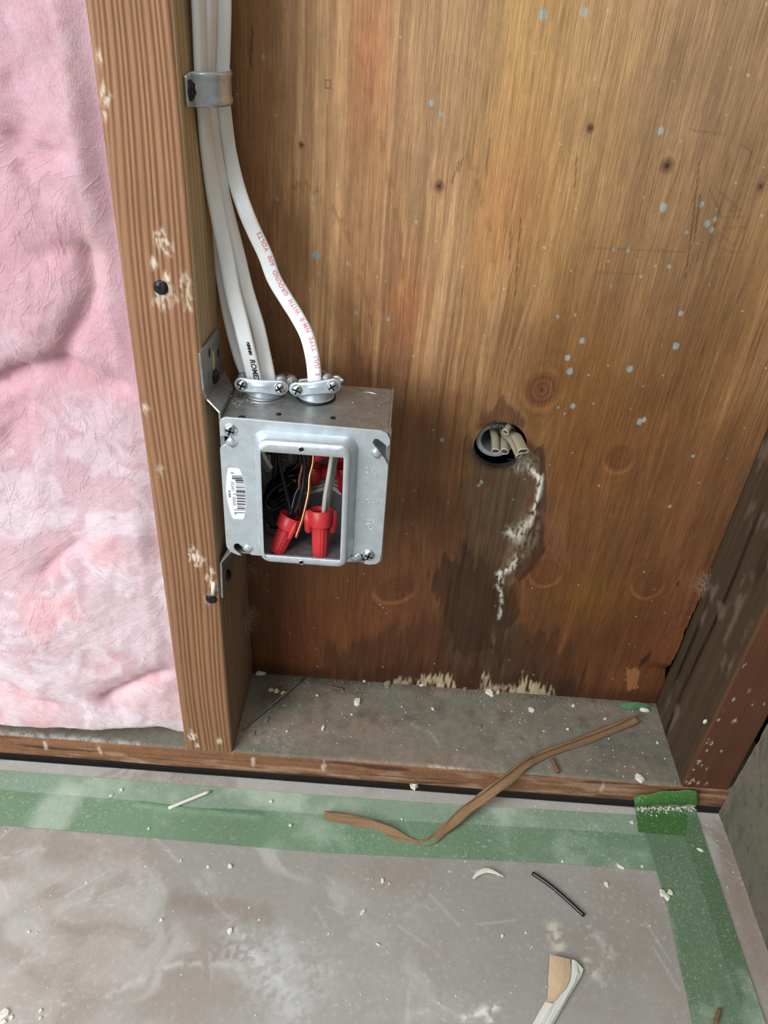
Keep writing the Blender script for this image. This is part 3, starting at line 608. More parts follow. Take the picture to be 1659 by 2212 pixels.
# ------------------------------------------------------------------ green tape
def quad_tape(name, pts, label, col, dz, dust=.5, n=(220, 26), bumps=None, group=None, curl=None, dustc=(196, 208, 190), base=None, jag=0.0):
    """pts: four or more pixel pairs: two polylines (edge a, edge b) on the floor"""
    ea, eb = pts; A = catmull([Vector(fp(*p)).to_3d() for p in ea], 10); B = catmull([Vector(fp(*p)).to_3d() for p in eb], 10)
    def samp(P, m_):
        L = [0]
        for i in range(1, len(P)): L.append(L[-1]+(P[i]-P[i-1]).length)
        t = np.linspace(0, L[-1], m_); P_ = np.array([p[:] for p in P]); return np.stack([np.interp(t, L, P_[:, k]) for k in range(3)], -1)
    a = samp(A, n[0]); b = samp(B, n[0]); v = np.linspace(0, 1, n[1])[None, :, None]; P = a[:, None]*(1-v)+b[:, None]*v
    X, Y = P[..., 0].copy(), P[..., 1].copy()
    if jag: X += jag*(fbm(X*300, Y*300, 1)-.5)*(v[..., 0] > .97)
    c = np.ones(X.shape+(3,))*np.array(lin(col)); c *= (.85+.3*fbm(X*14, Y*14, 3, 4))[..., None]
    f = sstep(.42, .70, fbm(X*22, Y*22, 2, 5)); c = mixc(c, lin(dustc), f*dust)
    Z = np.full(X.shape, ZF+dz)+.0002*(fbm(X*60, Y*60, 1)-.5)
    if bumps: Z, c = bumps(X, Y, Z, c)
    top = np.stack([X, Y, Z], -1).reshape(-1, 3); F = grid_faces(*X.shape); N = len(top); low = top.copy(); low[:, 2] -= .00018
    nu, nv = X.shape; ring = [i*nv for i in range(nu)]+[(nu-1)*nv+j for j in range(1, nv)]+[i*nv+nv-1 for i in range(nu-2, -1, -1)]+[j for j in range(nv-2, 0, -1)]
    r = np.array(ring); r2 = np.roll(r, -1); Fs = np.stack([r, r2, r2+N, r+N], -1); V = np.concatenate([top, low]); F = np.concatenate([F, F[:, ::-1]+N, Fs]); cols = np.concatenate([c.reshape(-1, 3)]*2)
    o = mesh_obj(name, V, F, M_tape, cols=np.clip(cols, 0, .9)); autosharp(o, 60); tag(o, label, 'tape', group); return o
def ridge(px_list, h, wd, col=None, am=.6):
    P = [fp(*p) for p in px_list]
    def f(X, Y, Z, c):
        d, _ = seg_d(X, Y+.001*(fbm(X*80, Y*80, 2)-.5), P); Z = Z+h*np.exp(-(d/wd)**2)
        if col: c = mixc(c, lin(col), am*np.exp(-(d/(wd*.8))**2)*sstep(.35, .6, fbm(X*300, Y*300, 1, 3)))
        return Z, c
    return f
quad_tape('masking_tape', ([(-160, 1652), (0, 1664), (500, 1703), (900, 1733), (1395, 1762)], [(-160, 1722), (0, 1733), (500, 1772), (900, 1802), (1395, 1832)]),
          'pale green tape strip nearest the bottom plate, along the back', (132, 154, 132), .0004, .6, (420, 28))
quad_tape('masking_tape', ([(-160, 1696), (0, 1708), (300, 1733), (420, 1748), (560, 1752), (900, 1777), (1200, 1792), (1392, 1806)], [(-160, 1771), (0, 1783), (300, 1808), (700, 1842), (1200, 1866), (1440, 1884)]),
          'wider green tape strip further from the wall, under the twisted brown paper', (110, 138, 109), .0008, .45, (420, 34),
          bumps=lambda X, Y, Z, c: ridge([(300, 1738), (420, 1752), (560, 1764)], .0010, .003, (124, 168, 126), .3)(X, Y, Z, c))
quad_tape('masking_tape', ([(1480, 1802), (1500, 1860), (1526, 1940), (1556, 2040), (1584, 2110), (1640, 2290)], [(1392, 1802), (1414, 1870), (1440, 1958), (1462, 2060), (1478, 2130), (1512, 2290)]),
          'inner green tape strip running towards the viewer on the right', (98, 122, 94), .0012, .55, (240, 34))
quad_tape('masking_tape', ([(1497, 1742), (1535, 1860), (1589, 2024), (1652, 2212), (1680, 2290)], [(1455, 1742), (1476, 1805), (1520, 1935), (1570, 2090), (1635, 2290)]),
          'outer green tape strip beside the grey side wall', (86, 112, 82), .0016, .5, (240, 24))
quad_tape('masking_tape', ([(1371, 1742), (1484, 1745)], [(1378, 1800), (1479, 1808)]),
          'bright green tape patch in the floor corner by the right stud', (64, 104, 52), .0020, .45, (70, 40))
def tape_flap():
    a = [fl(1370, 1742, .002), fl(1504, 1742, .002)]; V = []; cols = []; nx, ny = 50, 26
    t0 = wy(1369, 1722, -.004); t1 = wy(1506, 1708, -.004); e0 = wy(1395, 1716, -.003)
    for i in range(nx):
        u = i/(nx-1); lo = a[0].lerp(a[1], u); hi = t0.lerp(t1, u); hi.z += .0035*math.sin(u*math.pi)+.0008*math.sin(u*17)
        for j in range(ny):
            v = j/(ny-1); p = lo.lerp(hi, v); p.y -= .003*math.sin(v*math.pi); V.append(p); k = .9+.2*random.random()
            dust = 1 if v < .16+.1*math.sin(u*23)+.06*random.random() else 0
            cc = lin((72, 120, 56)) if not dust else lin((190, 190, 170)); cols.append([q*k for q in cc])
    F = [tuple(int(q) for q in f) for f in grid_faces(nx, ny)]
    o = mesh_obj('tape_flap', V, F, M_tape, cols=np.array(cols)); m_ = o.modifiers.new('t', 'SOLIDIFY'); m_.thickness = .0003
    return tag(o, 'bright green tape end folded up over the bottom plate at the right', 'tape')
tape_flap()

# ------------------------------------------------------------------ pink insulation
def build_batt():
    xs = np.arange(-.43, -SW+.0005, .0013); zs = np.arange(.0006, .60, .0013); zs = np.concatenate([zs, np.linspace(.61, 1.2, 20)])
    X, Z = np.meshgrid(xs, zs, indexing='ij')
    def ip(px, py): p = at(px, py, 'y', .006); return (p.x, p.z)
    wx = .010*(fbm(X*16, Z*16, 1)-.5)*2; wz = .010*(fbm(X*16+7, Z*16, 2)-.5)*2
    h = .013*(fbm(X*9, Z*7, 3, 3)-.5)+.0032*(fbm((X+wx)*42, (Z+wz)*34, 4, 4)-.5)+.0012*(fbm((X+wx)*130, (Z+wz)*110, 5, 3)-.5)
    sat = np.zeros(X.shape)
    for pts, dp, wd in [([(-60, 850), (0, 830), (50, 806), (125, 792), (200, 822), (290, 846)], .011, .0050), ([(125, 792), (150, 735), (205, 625), (185, 560)], .009, .0050), ([(0, 810), (45, 800)], .006, .003), ([(-30, 1450), (20, 1455), (75, 1488), (120, 1500)], .007, .0040),
                        ([(240, 1496), (300, 1468), (385, 1452)], .009, .0045), ([(40, 300), (75, 335), (115, 345)], .006, .004), ([(30, 190), (60, 270), (40, 330)], .004, .005), ([(185, 560), (150, 545), (110, 555)], .004, .005), ([(0, 900), (60, 870), (20, 940)], .004, .006), ([(100, 1220), (165, 1170)], .0045, .004),
                        ([(95, 1560), (180, 1575), (400, 1602)], .006, .0016), ([(235, 1500), (262, 1520)], .005, .004), ([(60, 380), (90, 430)], .004, .004), ([(190, 700), (240, 760)], .003, .005)]:
        d, _ = seg_d(X+wx*.6, Z+wz*.6, [ip(*p) for p in pts]); e = np.exp(-(d/wd)**2); h -= .8*dp*(.55*e+.45*np.exp(-(d/(wd*2.4))**2)); sat += .7*np.exp(-(d/(wd*2.6))**2)
    # cushions: bulge in the middle, falls back to the stud and the plate
    edge = sstep(0, .016, -SW-X); foot = sstep(0, .010, Z); h = h*edge+.010*edge*sstep(-SW, -.16, X)-.004*(1-edge); h = h-.006*(1-foot)
    Y = .006-h+.0022*(fbm(X*40, Z*18, 6)-.5)
    # it sits farther back along the plate, farther left
    Y += (.015+.030*sstep(-.06, -.20, X))*sstep(.022, .0, Z)*sstep(-SW, -.07, X)
    wisp = fbm((X+wx*2)*70+9*fbm(X*24, Z*24, 6), (Z+wz*2)*40, 6, 4)
    c = np.ones(X.shape+(3,))*np.array(lin((216, 184, 191)))
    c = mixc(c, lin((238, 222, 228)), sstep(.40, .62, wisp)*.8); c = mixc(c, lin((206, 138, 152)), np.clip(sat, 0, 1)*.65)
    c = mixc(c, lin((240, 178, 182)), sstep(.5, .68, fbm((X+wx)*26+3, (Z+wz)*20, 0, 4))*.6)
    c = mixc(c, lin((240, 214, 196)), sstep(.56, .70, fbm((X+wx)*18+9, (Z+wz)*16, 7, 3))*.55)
    up = sstep(.12, .42, Z); c = mixc(c, lin((192, 150, 161)), up*.78); dn = sstep(.24, .10, Z); c = mixc(c, lin((248, 232, 238)), dn*.40*sstep(.35, .6, fbm((X+wx)*24, (Z+wz)*24, 3)))  # pinker at the top; duller top and whiter foot are light in the colour
    V = np.stack([X, Y, Z], -1).reshape(-1, 3); F = grid_faces(*X.shape); nu, nv = X.shape
    cols = np.clip(c, 0, .95).reshape(-1, 3)
    # bottom, right side and back close it
    idx = np.arange(nu*nv).reshape(nu, nv); N = len(V); rb = idx[:, 0]; rr = idx[-1, :]
    b = V[rb].copy(); b[:, 1] = .086; s = V[rr].copy(); s[:, 1] = .086; V = np.concatenate([V, b, s]); cols = np.concatenate([cols, cols[rb], cols[rr]]); a = np.arange(nu-1)
    F1 = np.stack([rb[a], N+a, N+a+1, rb[a+1]], -1); a = np.arange(nv-1); F2 = np.stack([rr[a], N+nu+a, N+nu+a+1, rr[a+1]], -1)
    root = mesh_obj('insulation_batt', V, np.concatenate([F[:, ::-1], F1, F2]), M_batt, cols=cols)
    tag(root, 'fluffy pink glass wool insulation batt left of the ridged stud', 'insulation')
    # loose fibres lying on it
    n = 6500; V2 = []; F2 = []; ii = RNG.randint(2, nu-3, n); zmax = np.searchsorted(zs, .56); jj = RNG.randint(2, zmax, n)
    Yg = Y; ang0 = RNG.rand(n)*math.pi; 
    flow = fbm(X*14, Z*14, 2)*6.3
    for k in range(n):
        x, z = X[ii[k], jj[k]], Z[ii[k], jj[k]]; th = flow[ii[k], jj[k]]+.8*(RNG.rand()-.5); L = .004+.010*RNG.rand(); m_ = 6; bend = 1.6*(RNG.rand()-.5); wdt = .00002+.000025*RNG.rand(); lift = .0001+.0007*RNG.rand()**3
        b0 = len(V2); px_, pz_ = x, z
        for q in range(m_):
            i_ = min(max(int((px_-xs[0])/.0013), 0), nu-1); j_ = min(max(int((pz_-zs[0])/.0013), 0), nv-1); y = Yg[i_, j_]-lift*math.sin(q/(m_-1)*math.pi)-.0002
            if px_ > -SW-.0002: px_ = -SW-.0002
            nx_, nz_ = -math.sin(th), math.cos(th); V2.append((px_-nx_*wdt, y, max(pz_-nz_*wdt, .0005))); V2.append((px_+nx_*wdt, y-.0001, max(pz_+nz_*wdt, .0006)))
            px_ += L/(m_-1)*math.cos(th); pz_ += L/(m_-1)*math.sin(th); th += bend/(m_-1)
        for q in range(m_-1): F2.append((b0+2*q, b0+2*q+1, b0+2*q+3, b0+2*q+2))
    f = mesh_obj('loose_fibre', V2, F2, M_fibre, root, smooth=False); f['kind'] = 'stuff'
build_batt()

# ------------------------------------------------------------------ electrical box
BX0, BX1, BZ0, BZ1, BY0, BY1 = .0100, .1098, .2155, .3157, -.0058, .0495
PY = -.0070
box = empty('electrical_box', (BX0, 0.0, BZ0), 'square galvanised steel electrical box with raised cover on the ridged stud', 'electrical box')
def rrect(x0, x1, z0, z1, r, n=8):
    out = []
    for cx, cz, a0 in ((x1-r, z1-r, 0), (x0+r, z1-r, 90), (x0+r, z0+r, 180), (x1-r, z0+r, 270)):
        for i in range(n+1):
            a = math.radians(a0+90*i/n); out.append((cx+r*math.cos(a), cz+r*math.sin(a)))
    return out
def loft(name, loops, mat, parent=None, thick=0.0):
    n = len(loops[0]); V = [v for L in loops for v in L]; F = []
    for k in range(len(loops)-1):
        for i in range(n): F.append((k*n+i, k*n+(i+1) % n, (k+1)*n+(i+1) % n, (k+1)*n+i))
    o = mesh_obj(name, V, F, mat, parent)
    if thick:
        md = o.modifiers.new('t', 'SOLIDIFY'); md.thickness = thick; md.offset = -1
    return o
def child(o, parent, label=None):
    adopt(o, parent)
    if label: o['label'] = label
    return o
# body: five walls with thickness, holes in the top wall
def box_body():
    t = .0016; loops = []
    for (a, y) in ((0, BY0), (0, BY1), (t, BY1), ):
        loops.append([(x, y, z) for x, z in rrect(BX0+a*0, BX1-a*0, BZ0+a*0, BZ1-a*0, .0025, 5)])
    out = rrect(BX0, BX1, BZ0, BZ1, .0020, 4); inn = rrect(BX0+t, BX1-t, BZ0+t, BZ1-t, .0012, 4); n = len(out); V = []; F = []
    for L, y in ((out, BY0), (out, BY1), (inn, BY0), (inn, BY1-t)): V += [(x, y, z) for x, z in L]
    def band(a, b, fl=False):
        for i in range(n):
            f = (a*n+i, a*n+(i+1) % n, b*n+(i+1) % n, b*n+i); F.append(f[::-1] if fl else f)
    band(0, 1); band(2, 3, True); band(0, 2, True); F.append(tuple(n+i for i in range(n))); F.append(tuple(3*n+i for i in range(n-1, -1, -1)))
    o = mesh_obj('box_body', V, F, M_galvd); autosharp(o, 30); return o
body = child(box_body(), box)
def disc(name, c, axis, r, h, mat, parent, n=28, bev=.0):
    return lathe(name, [(r-bev, 0), (r, bev), (r, h-bev), (r-bev, h)] if bev else [(r, 0), (r, h)], c, axis, mat, parent, n)
# knockout on the right of the top face: a raised round edge, open on one side
kc = sl(793, 862, BZ1); pts = [(kc.x+.0098*math.cos(math.radians(a)), kc.y-.001+.0105*math.sin(math.radians(a)), BZ1+.0001) for a in range(-40, 215, 6)]
o = sweep('knockout_rim', [Vector(p) for p in pts], circ(.00028, 6), (0, 0, 1), M_screw); child(o, body)
for c_, r_ in (((.0295, .0305), .0142),):
    pts = [Vector((c_[0]+r_*math.cos(math.radians(a)), c_[1]+r_*math.sin(math.radians(a)), BZ1+.0001)) for a in range(150, 375, 6)]
    child(sweep('knockout_rim', pts, circ(.00025, 6), (0, 0, 1), M_screw), body)
for px, py in ((602, 895), (719, 903)):
    p = sl(px, py, BZ1); child(disc('screw_hole', (p.x, p.y, BZ1-.0002), (0, 0, 1), .0017, .0004, M_hole, None), body)
p = sl(524, 897, BZ1); child(disc('screw_hole', (p.x, BY0+.0022, BZ1-.0002), (0, 0, 1), .0022, .0004, M_hole, None), body)
# folded seam at the right-hand corner
bm = bmesh.new(); box_bm(bm, (BX1-.0008, BY0, BZ1-.0005), (BX1+.0004, BY1, BZ1+.0006)); box_bm(bm, (BX1-.0001, BY0, BZ0+.002), (BX1+.0010, BY0+.004, BZ1)); child(bm_obj('seam', bm, M_galvd), body)
# knockouts inside on the back wall
for cx_, cz_ in ((.032, .285), (.034, .247), (.060, .266), (.088, .285), (.088, .247)):
    pts = [Vector((cx_+.0108*math.cos(math.radians(a)), BY1-.0017, cz_+.0108*math.sin(math.radians(a)))) for a in range(20, 341, 8)]
    child(sweep('knockout_rim', pts, circ(.0004, 6), (0, 1, 0), M_galv), body)
p = wy(722, 1194, .040); child(disc('screw_hole', (.0835, .035, BZ0+.0017), (0, 0, 1), .0018, .0003, M_screw, None), body)
# ---- raised cover
cover_px = [(60, 520), (72, 490), (110, 475), (200, 482), (1430, 590), (1485, 610), (1512, 660), (1515, 700), (1500, 722), (1480, 735), (1480, 718), (1440, 685), (1405, 660), (1378, 662), (1366, 688), (1380, 715), (1410, 745), (1440, 790), (1470, 832), (1497, 882),
            (1490, 1000), (1440, 1640), (1425, 1700), (1392, 1728), (1330, 1732), (1288, 1724), (1300, 1702), (1320, 1690), (1300, 1650), (1270, 1640), (1255, 1665), (1225, 1700), (1150, 1712), (1140, 1700), (390, 1655), (330, 1650), (290, 1610), (240, 1570), (215, 1550), (188, 1556), (178, 1580), (190, 1605), (222, 1632), (250, 1655), (215, 1650),
            (150, 1622), (118, 1580), (112, 1540), (62, 760), (64, 735), (90, 712), (140, 688), (175, 655), (130, 640), (90, 632), (66, 640), (62, 600)]
def cpx(x, y, yy=PY): p = wy(460+x/3.95, 780+y/3.95, yy); return (p.x, p.z)
outline = [cpx(*p) for p in cover_px]
RB = (.0287, .0922, .2172, .3108); RFr = (.0322, .0888, .2184, .3093)
holeL = rrect(RB[0]+.0004, RB[1]-.0004, RB[2]+.0004, RB[3]-.0004, .0075)
XF = lambda v: Vector((v.x, PY-v.z, v.y))
cover = plate('raised_cover', [outline, holeL], .0016, M_galv, None, XF, .0003); child(cover, box, 'silver-grey raised cover plate with a rectangular opening')
def lp(x0, x1, z0, z1, r, y): return [(x, y, z) for x, z in rrect(x0, x1, z0, z1, r)]
def lerp4(a, b, t): return [a[i]+(b[i]-a[i])*t for i in range(4)]
yF = -.0178; OP = (.0344, .0843, .2245, .3020)
L = [lp(*RB, .0078, PY+.0006), lp(*RB, .0078, PY-.0004), lp(*lerp4(RB, RFr, .35), .0075, PY-.0012), lp(*lerp4(RB, RFr, .75), .0072, PY-.0040), lp(*lerp4(RB, RFr, 1.0), .0070, yF+.0034)]
for a in (30, 60, 90):
    q = .0030*(1-math.cos(math.radians(a))); yy = yF+.0030*(1-math.sin(math.radians(a))); L.append(lp(RFr[0]+q, RFr[1]-q, RFr[2]+q, RFr[3]-q, .0064, yy))
L += [lp(OP[0]+.0, OP[1], OP[2], OP[3], .0009, yF), lp(OP[0]+.0003, OP[1]-.0003, OP[2]+.0003, OP[3]-.0003, .0008, yF+.0003), lp(OP[0]+.0003, OP[1]-.0003, OP[2]+.0003, OP[3]-.0003, .0008, yF+.0016)]
ringo = loft('device_ring', L, M_galv, None); autosharp(ringo, 50); child(ringo, cover)
for px, py in ((651, 971), (651, 1215)):
    p = wy(px, py, yF); child(disc('screw_hole', (p.x, yF-.0001, p.z), (0, 1, 0), .0015, .0006, M_hole, None), cover)
    pts = [Vector((p.x+.0016*math.cos(math.radians(a)), yF-.0001, p.z+.0016*math.sin(math.radians(a)))) for a in range(0, 361, 20)]
    child(sweep('screw_hole_rim', pts, circ(.0002, 6), (0, 1, 0), M_screw), cover)
# dark box edge seen through the open slots is the box itself; small folded tabs beside the slots
for x, y, w_, a in ((160, 685, .0060, -38), (1395, 780, .0056, -42), (300, 1590, .0052, -35), (1225, 1668, .0070, 30)):
    cx_, cz_ = cpx(x, y); bm = bmesh.new(); box_bm(bm, (-w_/2, -.0012, -.0024), (w_/2, .0, .0024)); bmesh.ops.bevel(bm, geom=bm.edges[:], offset=.0005, segments=2)
    bm.transform(Matrix.Translation((cx_, PY-.0006, cz_)) @ Matrix.Rotation(math.radians(-a), 4, 'Y')); child(bm_obj('tab', bm, M_galv2, None, True), cover)
def phillips(name, c, axis, r, mat, h=.0018, slot=True, rot=.3, dome=.55):
    ax = Vector(axis).normalized(); o = lathe(name, [(0, 0), (r*.97, 0), (r, h*.25), (r*.93, h*.55), (r*.70, h*.85), (r*.40, h), (0, h*1.03)], c, ax, mat, None, 28)
    if slot:
        a = ax.orthogonal().normalized(); b = ax.cross(a); bm = bmesh.new()
        for q in (0, 90):
            t = math.radians(q)+rot; d = a*math.cos(t)+b*math.sin(t); s = ax.cross(d); L_, W_ = r*.68, r*.15
            vs = [Vector(c)+ax*(h*k+.0001)+d*(i*L_)+s*(j*W_) for k in (.8, 1.02) for i, j in ((-1, -1), (1, -1), (1, 1), (-1, 1))]; v = [bm.verts.new(x) for x in vs]
            for f in ((0, 3, 2, 1), (4, 5, 6, 7), (0, 1, 5, 4), (1, 2, 6, 5), (2, 3, 7, 6), (3, 0, 4, 7)): bm.faces.new([v[k] for k in f])
        sl_ = bm_obj('screw_slot', bm, M_hole); child(sl_, o)
    return o
for px, py in ((497.5, 929), (796, 1199)):
    p = wy(px, py, PY-.001); s = phillips('screw', (p.x, PY-.0006, p.z), (0, -1, 0), .0040, M_screw, .0024, rot=.5); 
    for ch in list(s.children): ch.data.materials.clear(); ch.data.materials.append(M_black_screw); w_ = ch; me = w_.data
    # the slot is part of the screw's own mesh: join the two
    bm = bmesh.new(); bm.from_mesh(s.data)
    if s.children:
        ch = s.children[0]; s.data.materials.append(M_black_screw); n0 = len(bm.faces); bm.from_mesh(ch.data); bm.faces.ensure_lookup_table()
        for f in bm.faces[n0:]: f.material_index = 1
        bpy.data.objects.remove(ch)
    bm.to_mesh(s.data); bm.free(); child(s, cover)
def merged_phillips(*a, **k):
    s = phillips(*a, **k); bm = bmesh.new(); bm.from_mesh(s.data); ch = s.children[0]; s.data.materials.append(M_hole); n0 = len(bm.faces); bm.from_mesh(ch.data); bm.faces.ensure_lookup_table()
    for f in bm.faces[n0:]: f.material_index = 1
    bpy.data.objects.remove(ch); bm.to_mesh(s.data); bm.free(); return s
# stamped lettering on the cover
def on_plate(px, py, dy=.0, cw=False, yy=None):
    yv = PY-.0008 if yy is None else yy; p = wy(px, py, yv)
    if cw: return lambda v: Vector((p.x+v.y, yv-dy-v.z, p.z-v.x))
    return lambda v: Vector((p.x+v.x, yv-dy-v.z, p.z+v.y))
for s, px, py, size in (('5', 794, 1017, .0055), ('/', 803, 1023, .0085), ('8', 809, 1029, .0055), ('4.3 CU.IN.', 800, 1083, .0041), ('LISTED', 797, 1126, .0026), ('UL', 798, 1137, .0030)):
    child(text('stamped_text', s, size, M_galv, on_plate(px, py, .0), None, .00022, .00001), cover)
p = wy(798, 1137, PY-.0008); child(sweep('stamped_ring', [Vector((p.x+.0026*math.cos(a), PY-.0009, p.z+.0023*math.sin(a))) for a in [k*math.pi/16 for k in range(33)]], circ(.00016, 6), (0, 1, 0), M_galv), cover)
# barcode label
def lx(x, y): return (480+x/15.8, 1000+y/15.8)
lab_px = [(190, 215), (205, 180), (240, 165), (540, 185), (580, 200), (608, 235), (650, 330), (690, 430), (740, 620), (775, 800), (800, 1000), (810, 1200), (804, 1450), (775, 1730), (748, 1870), (725, 1905), (690, 1922), (410, 1912), (370, 1895), (335, 1850), (280, 1690), (220, 1480), (170, 1240), (140, 1050), (126, 850), (140, 600), (165, 380)]
def lw(x, y): p = wy(*lx(x, y), PY-.0009); return (p.x, p.z)
label = plate('barcode_label', [[lw(*q) for q in lab_px]], .0001, M_label, None, lambda v: Vector((v.x, PY-.00088-v.z, v.y))); child(label, cover, 'white barcode sticker with numbers')
def upc(digits):
    Lc = ['0001101', '0011001', '0010011', '0111101', '0100011', '0110001', '0101111', '0111011', '0110111', '0001011']
    s = '101'+''.join(Lc[int(d)] for d in digits[:6])+'01010'; return s+''.join(''.join('1' if c == '0' else '0' for c in Lc[int(d)]) for d in digits[6:])+'101'
code = upc('835243000056'); bm = bmesh.new(); re = [(430, 690), (620, 740), (800, 775), (1000, 800), (1200, 808), (1450, 800), (1730, 772)]
for i, b in enumerate(code):
    if b == '1':
        y0 = 415+i*(1710-415)/95; y1 = y0+(1710-415)/95; ym = (y0+y1)/2; sh = 60*(ym-415)/1300*1.4
        long_ = i < 11 or i > 83 or 45 <= i <= 49; x0 = (330 if long_ else 440)+sh*1.0; x1 = np.interp(ym, [q[0] for q in re], [q[1] for q in re])-8
        c4 = [lw(x0, y0), lw(x1, y0+12), lw(x1, y1+12), lw(x0, y1)]; v = [bm.verts.new((x, PY-.00098, z)) for x, z in c4]; v2 = [bm.verts.new((x, PY-.00092, z)) for x, z in c4]
        bm.faces.new(v); bm.faces.new(v2[::-1])
        for k in range(4): bm.faces.new((v[k], v[(k+1) % 4], v2[(k+1) % 4], v2[k]))
bars = bm_obj('barcode', bm, M_blackink); child(bars, cover)
def lab_text(s, x, y, size, bold=0.0, sp=1.0):
    o = text('label_text', s, size, M_blackink, on_plate(*lx(x, y), cw=True, yy=PY-.00094), None, .00003, bold, spacing=sp); child(o, cover)
lab_text('8', 335, 345, .0029); lab_text('35243', 352, 790, .0029, 0, .95); lab_text('00005', 405, 1310, .0029, 0, .95); lab_text('6', 455, 1740, .0029); lab_text('41058', 248, 1055, .0021, .00007)

# ---- stud bracket, upper and lower
def sheet(name, polys, mat, th=.0014):
    """thin folded sheet from polygons sharing edges"""
    bm = bmesh.new(); cache = {}
    def vv(p):
        k = tuple(round(q, 6) for q in p)
        if k not in cache: cache[k] = bm.verts.new(p)
        return cache[k]
    for P in polys: bm.faces.new([vv(p) for p in P])
    o = bm_obj(name, bm, mat); md = o.modifiers.new('t', 'SOLIDIFY'); md.thickness = th; md.offset = 0; b = o.modifiers.new('b', 'BEVEL'); b.width = .0003; b.segments = 2; return o
xs_ = .0012; A1 = at(447, 863, 'x', xs_)[:]; A2 = at(483.6, 802.4, 'x', xs_)[:]; P1 = at(430.8, 763.6, 'x', xs_)[:]; P2 = at(468.7, 709, 'x', xs_)[:]; P3 = at(439, 844, 'x', xs_)[:]; P4 = at(474, 750, 'x', xs_)[:]
B1 = at(473.7, 891, 'x', BX0-.0006)[:]; B2 = at(502.5, 838, 'x', BX0-.0006)[:]; B3 = (BX0-.0006, B2[1], B1[2]-.03); B4 = (BX0-.0006, B1[1]+.0, B1[2]-.03)
br = sheet('mounting_bracket', [[P1, P2, P4, A2, A1, P3], [A1, A2, B2, B1], [B1, B2, B3, B4]], M_galvd); child(br, box, 'flat stud bracket folded out from the box side')
for px, py, ry, rz in ((452.5, 762, .0018, .0030), (461.5, 779, .0030, .0062), (471, 762.5, .0018, .0030)):
    p = at(px, py, 'x', .002); vs = [(.00195+.0002*k, p.y+ry*math.cos(a)*q, p.z+rz*math.sin(a)*q) for k, q in ((0, 1), (1, .8)) for a in [2*math.pi*i/20 for i in range(20)]]
    fs = [tuple(range(19, -1, -1))]+[(i, (i+1) % 20, 20+(i+1) % 20, 20+i) for i in range(20)]+[tuple(range(20, 40))]
    child(mesh_obj('slot_hole', vs, fs, M_hole if ry < .002 else M_cream, None, smooth=False), br)
p = at(463, 818, 'x', .002); child(merged_phillips('screw', (.0019, p.y+.001, p.z+.001), (1, 0, -.15), .0046, M_black_screw, .0024), br)
Lb = [at(*q, 'x', .0014)[:] for q in ((477, 1216), (480, 1292), (484, 1280), (497, 1252), (507, 1222), (506, 1196))]
T1 = at(497, 1193, 'x', BX0-.0004)[:]; T2 = (BX0-.0004, T1[1]+.030, T1[2]-.002)
L0 = [(.0014, q[1], q[2]) for q in Lb]; br2 = sheet('mounting_bracket', [L0, [L0[0], L0[5], T2, T1], [T1, T2, (BX0-.0004, T2[1], T2[2]+.02), (BX0-.0004, T1[1], T1[2]+.02)]], M_galvd); child(br2, box, 'lower bracket leg seen almost edge-on')
p = at(491, 1242, 'x', .002); child(merged_phillips('screw', (.0021, p.y, p.z), (1, 0, 0), .0042, M_black_screw, .0022), br2)

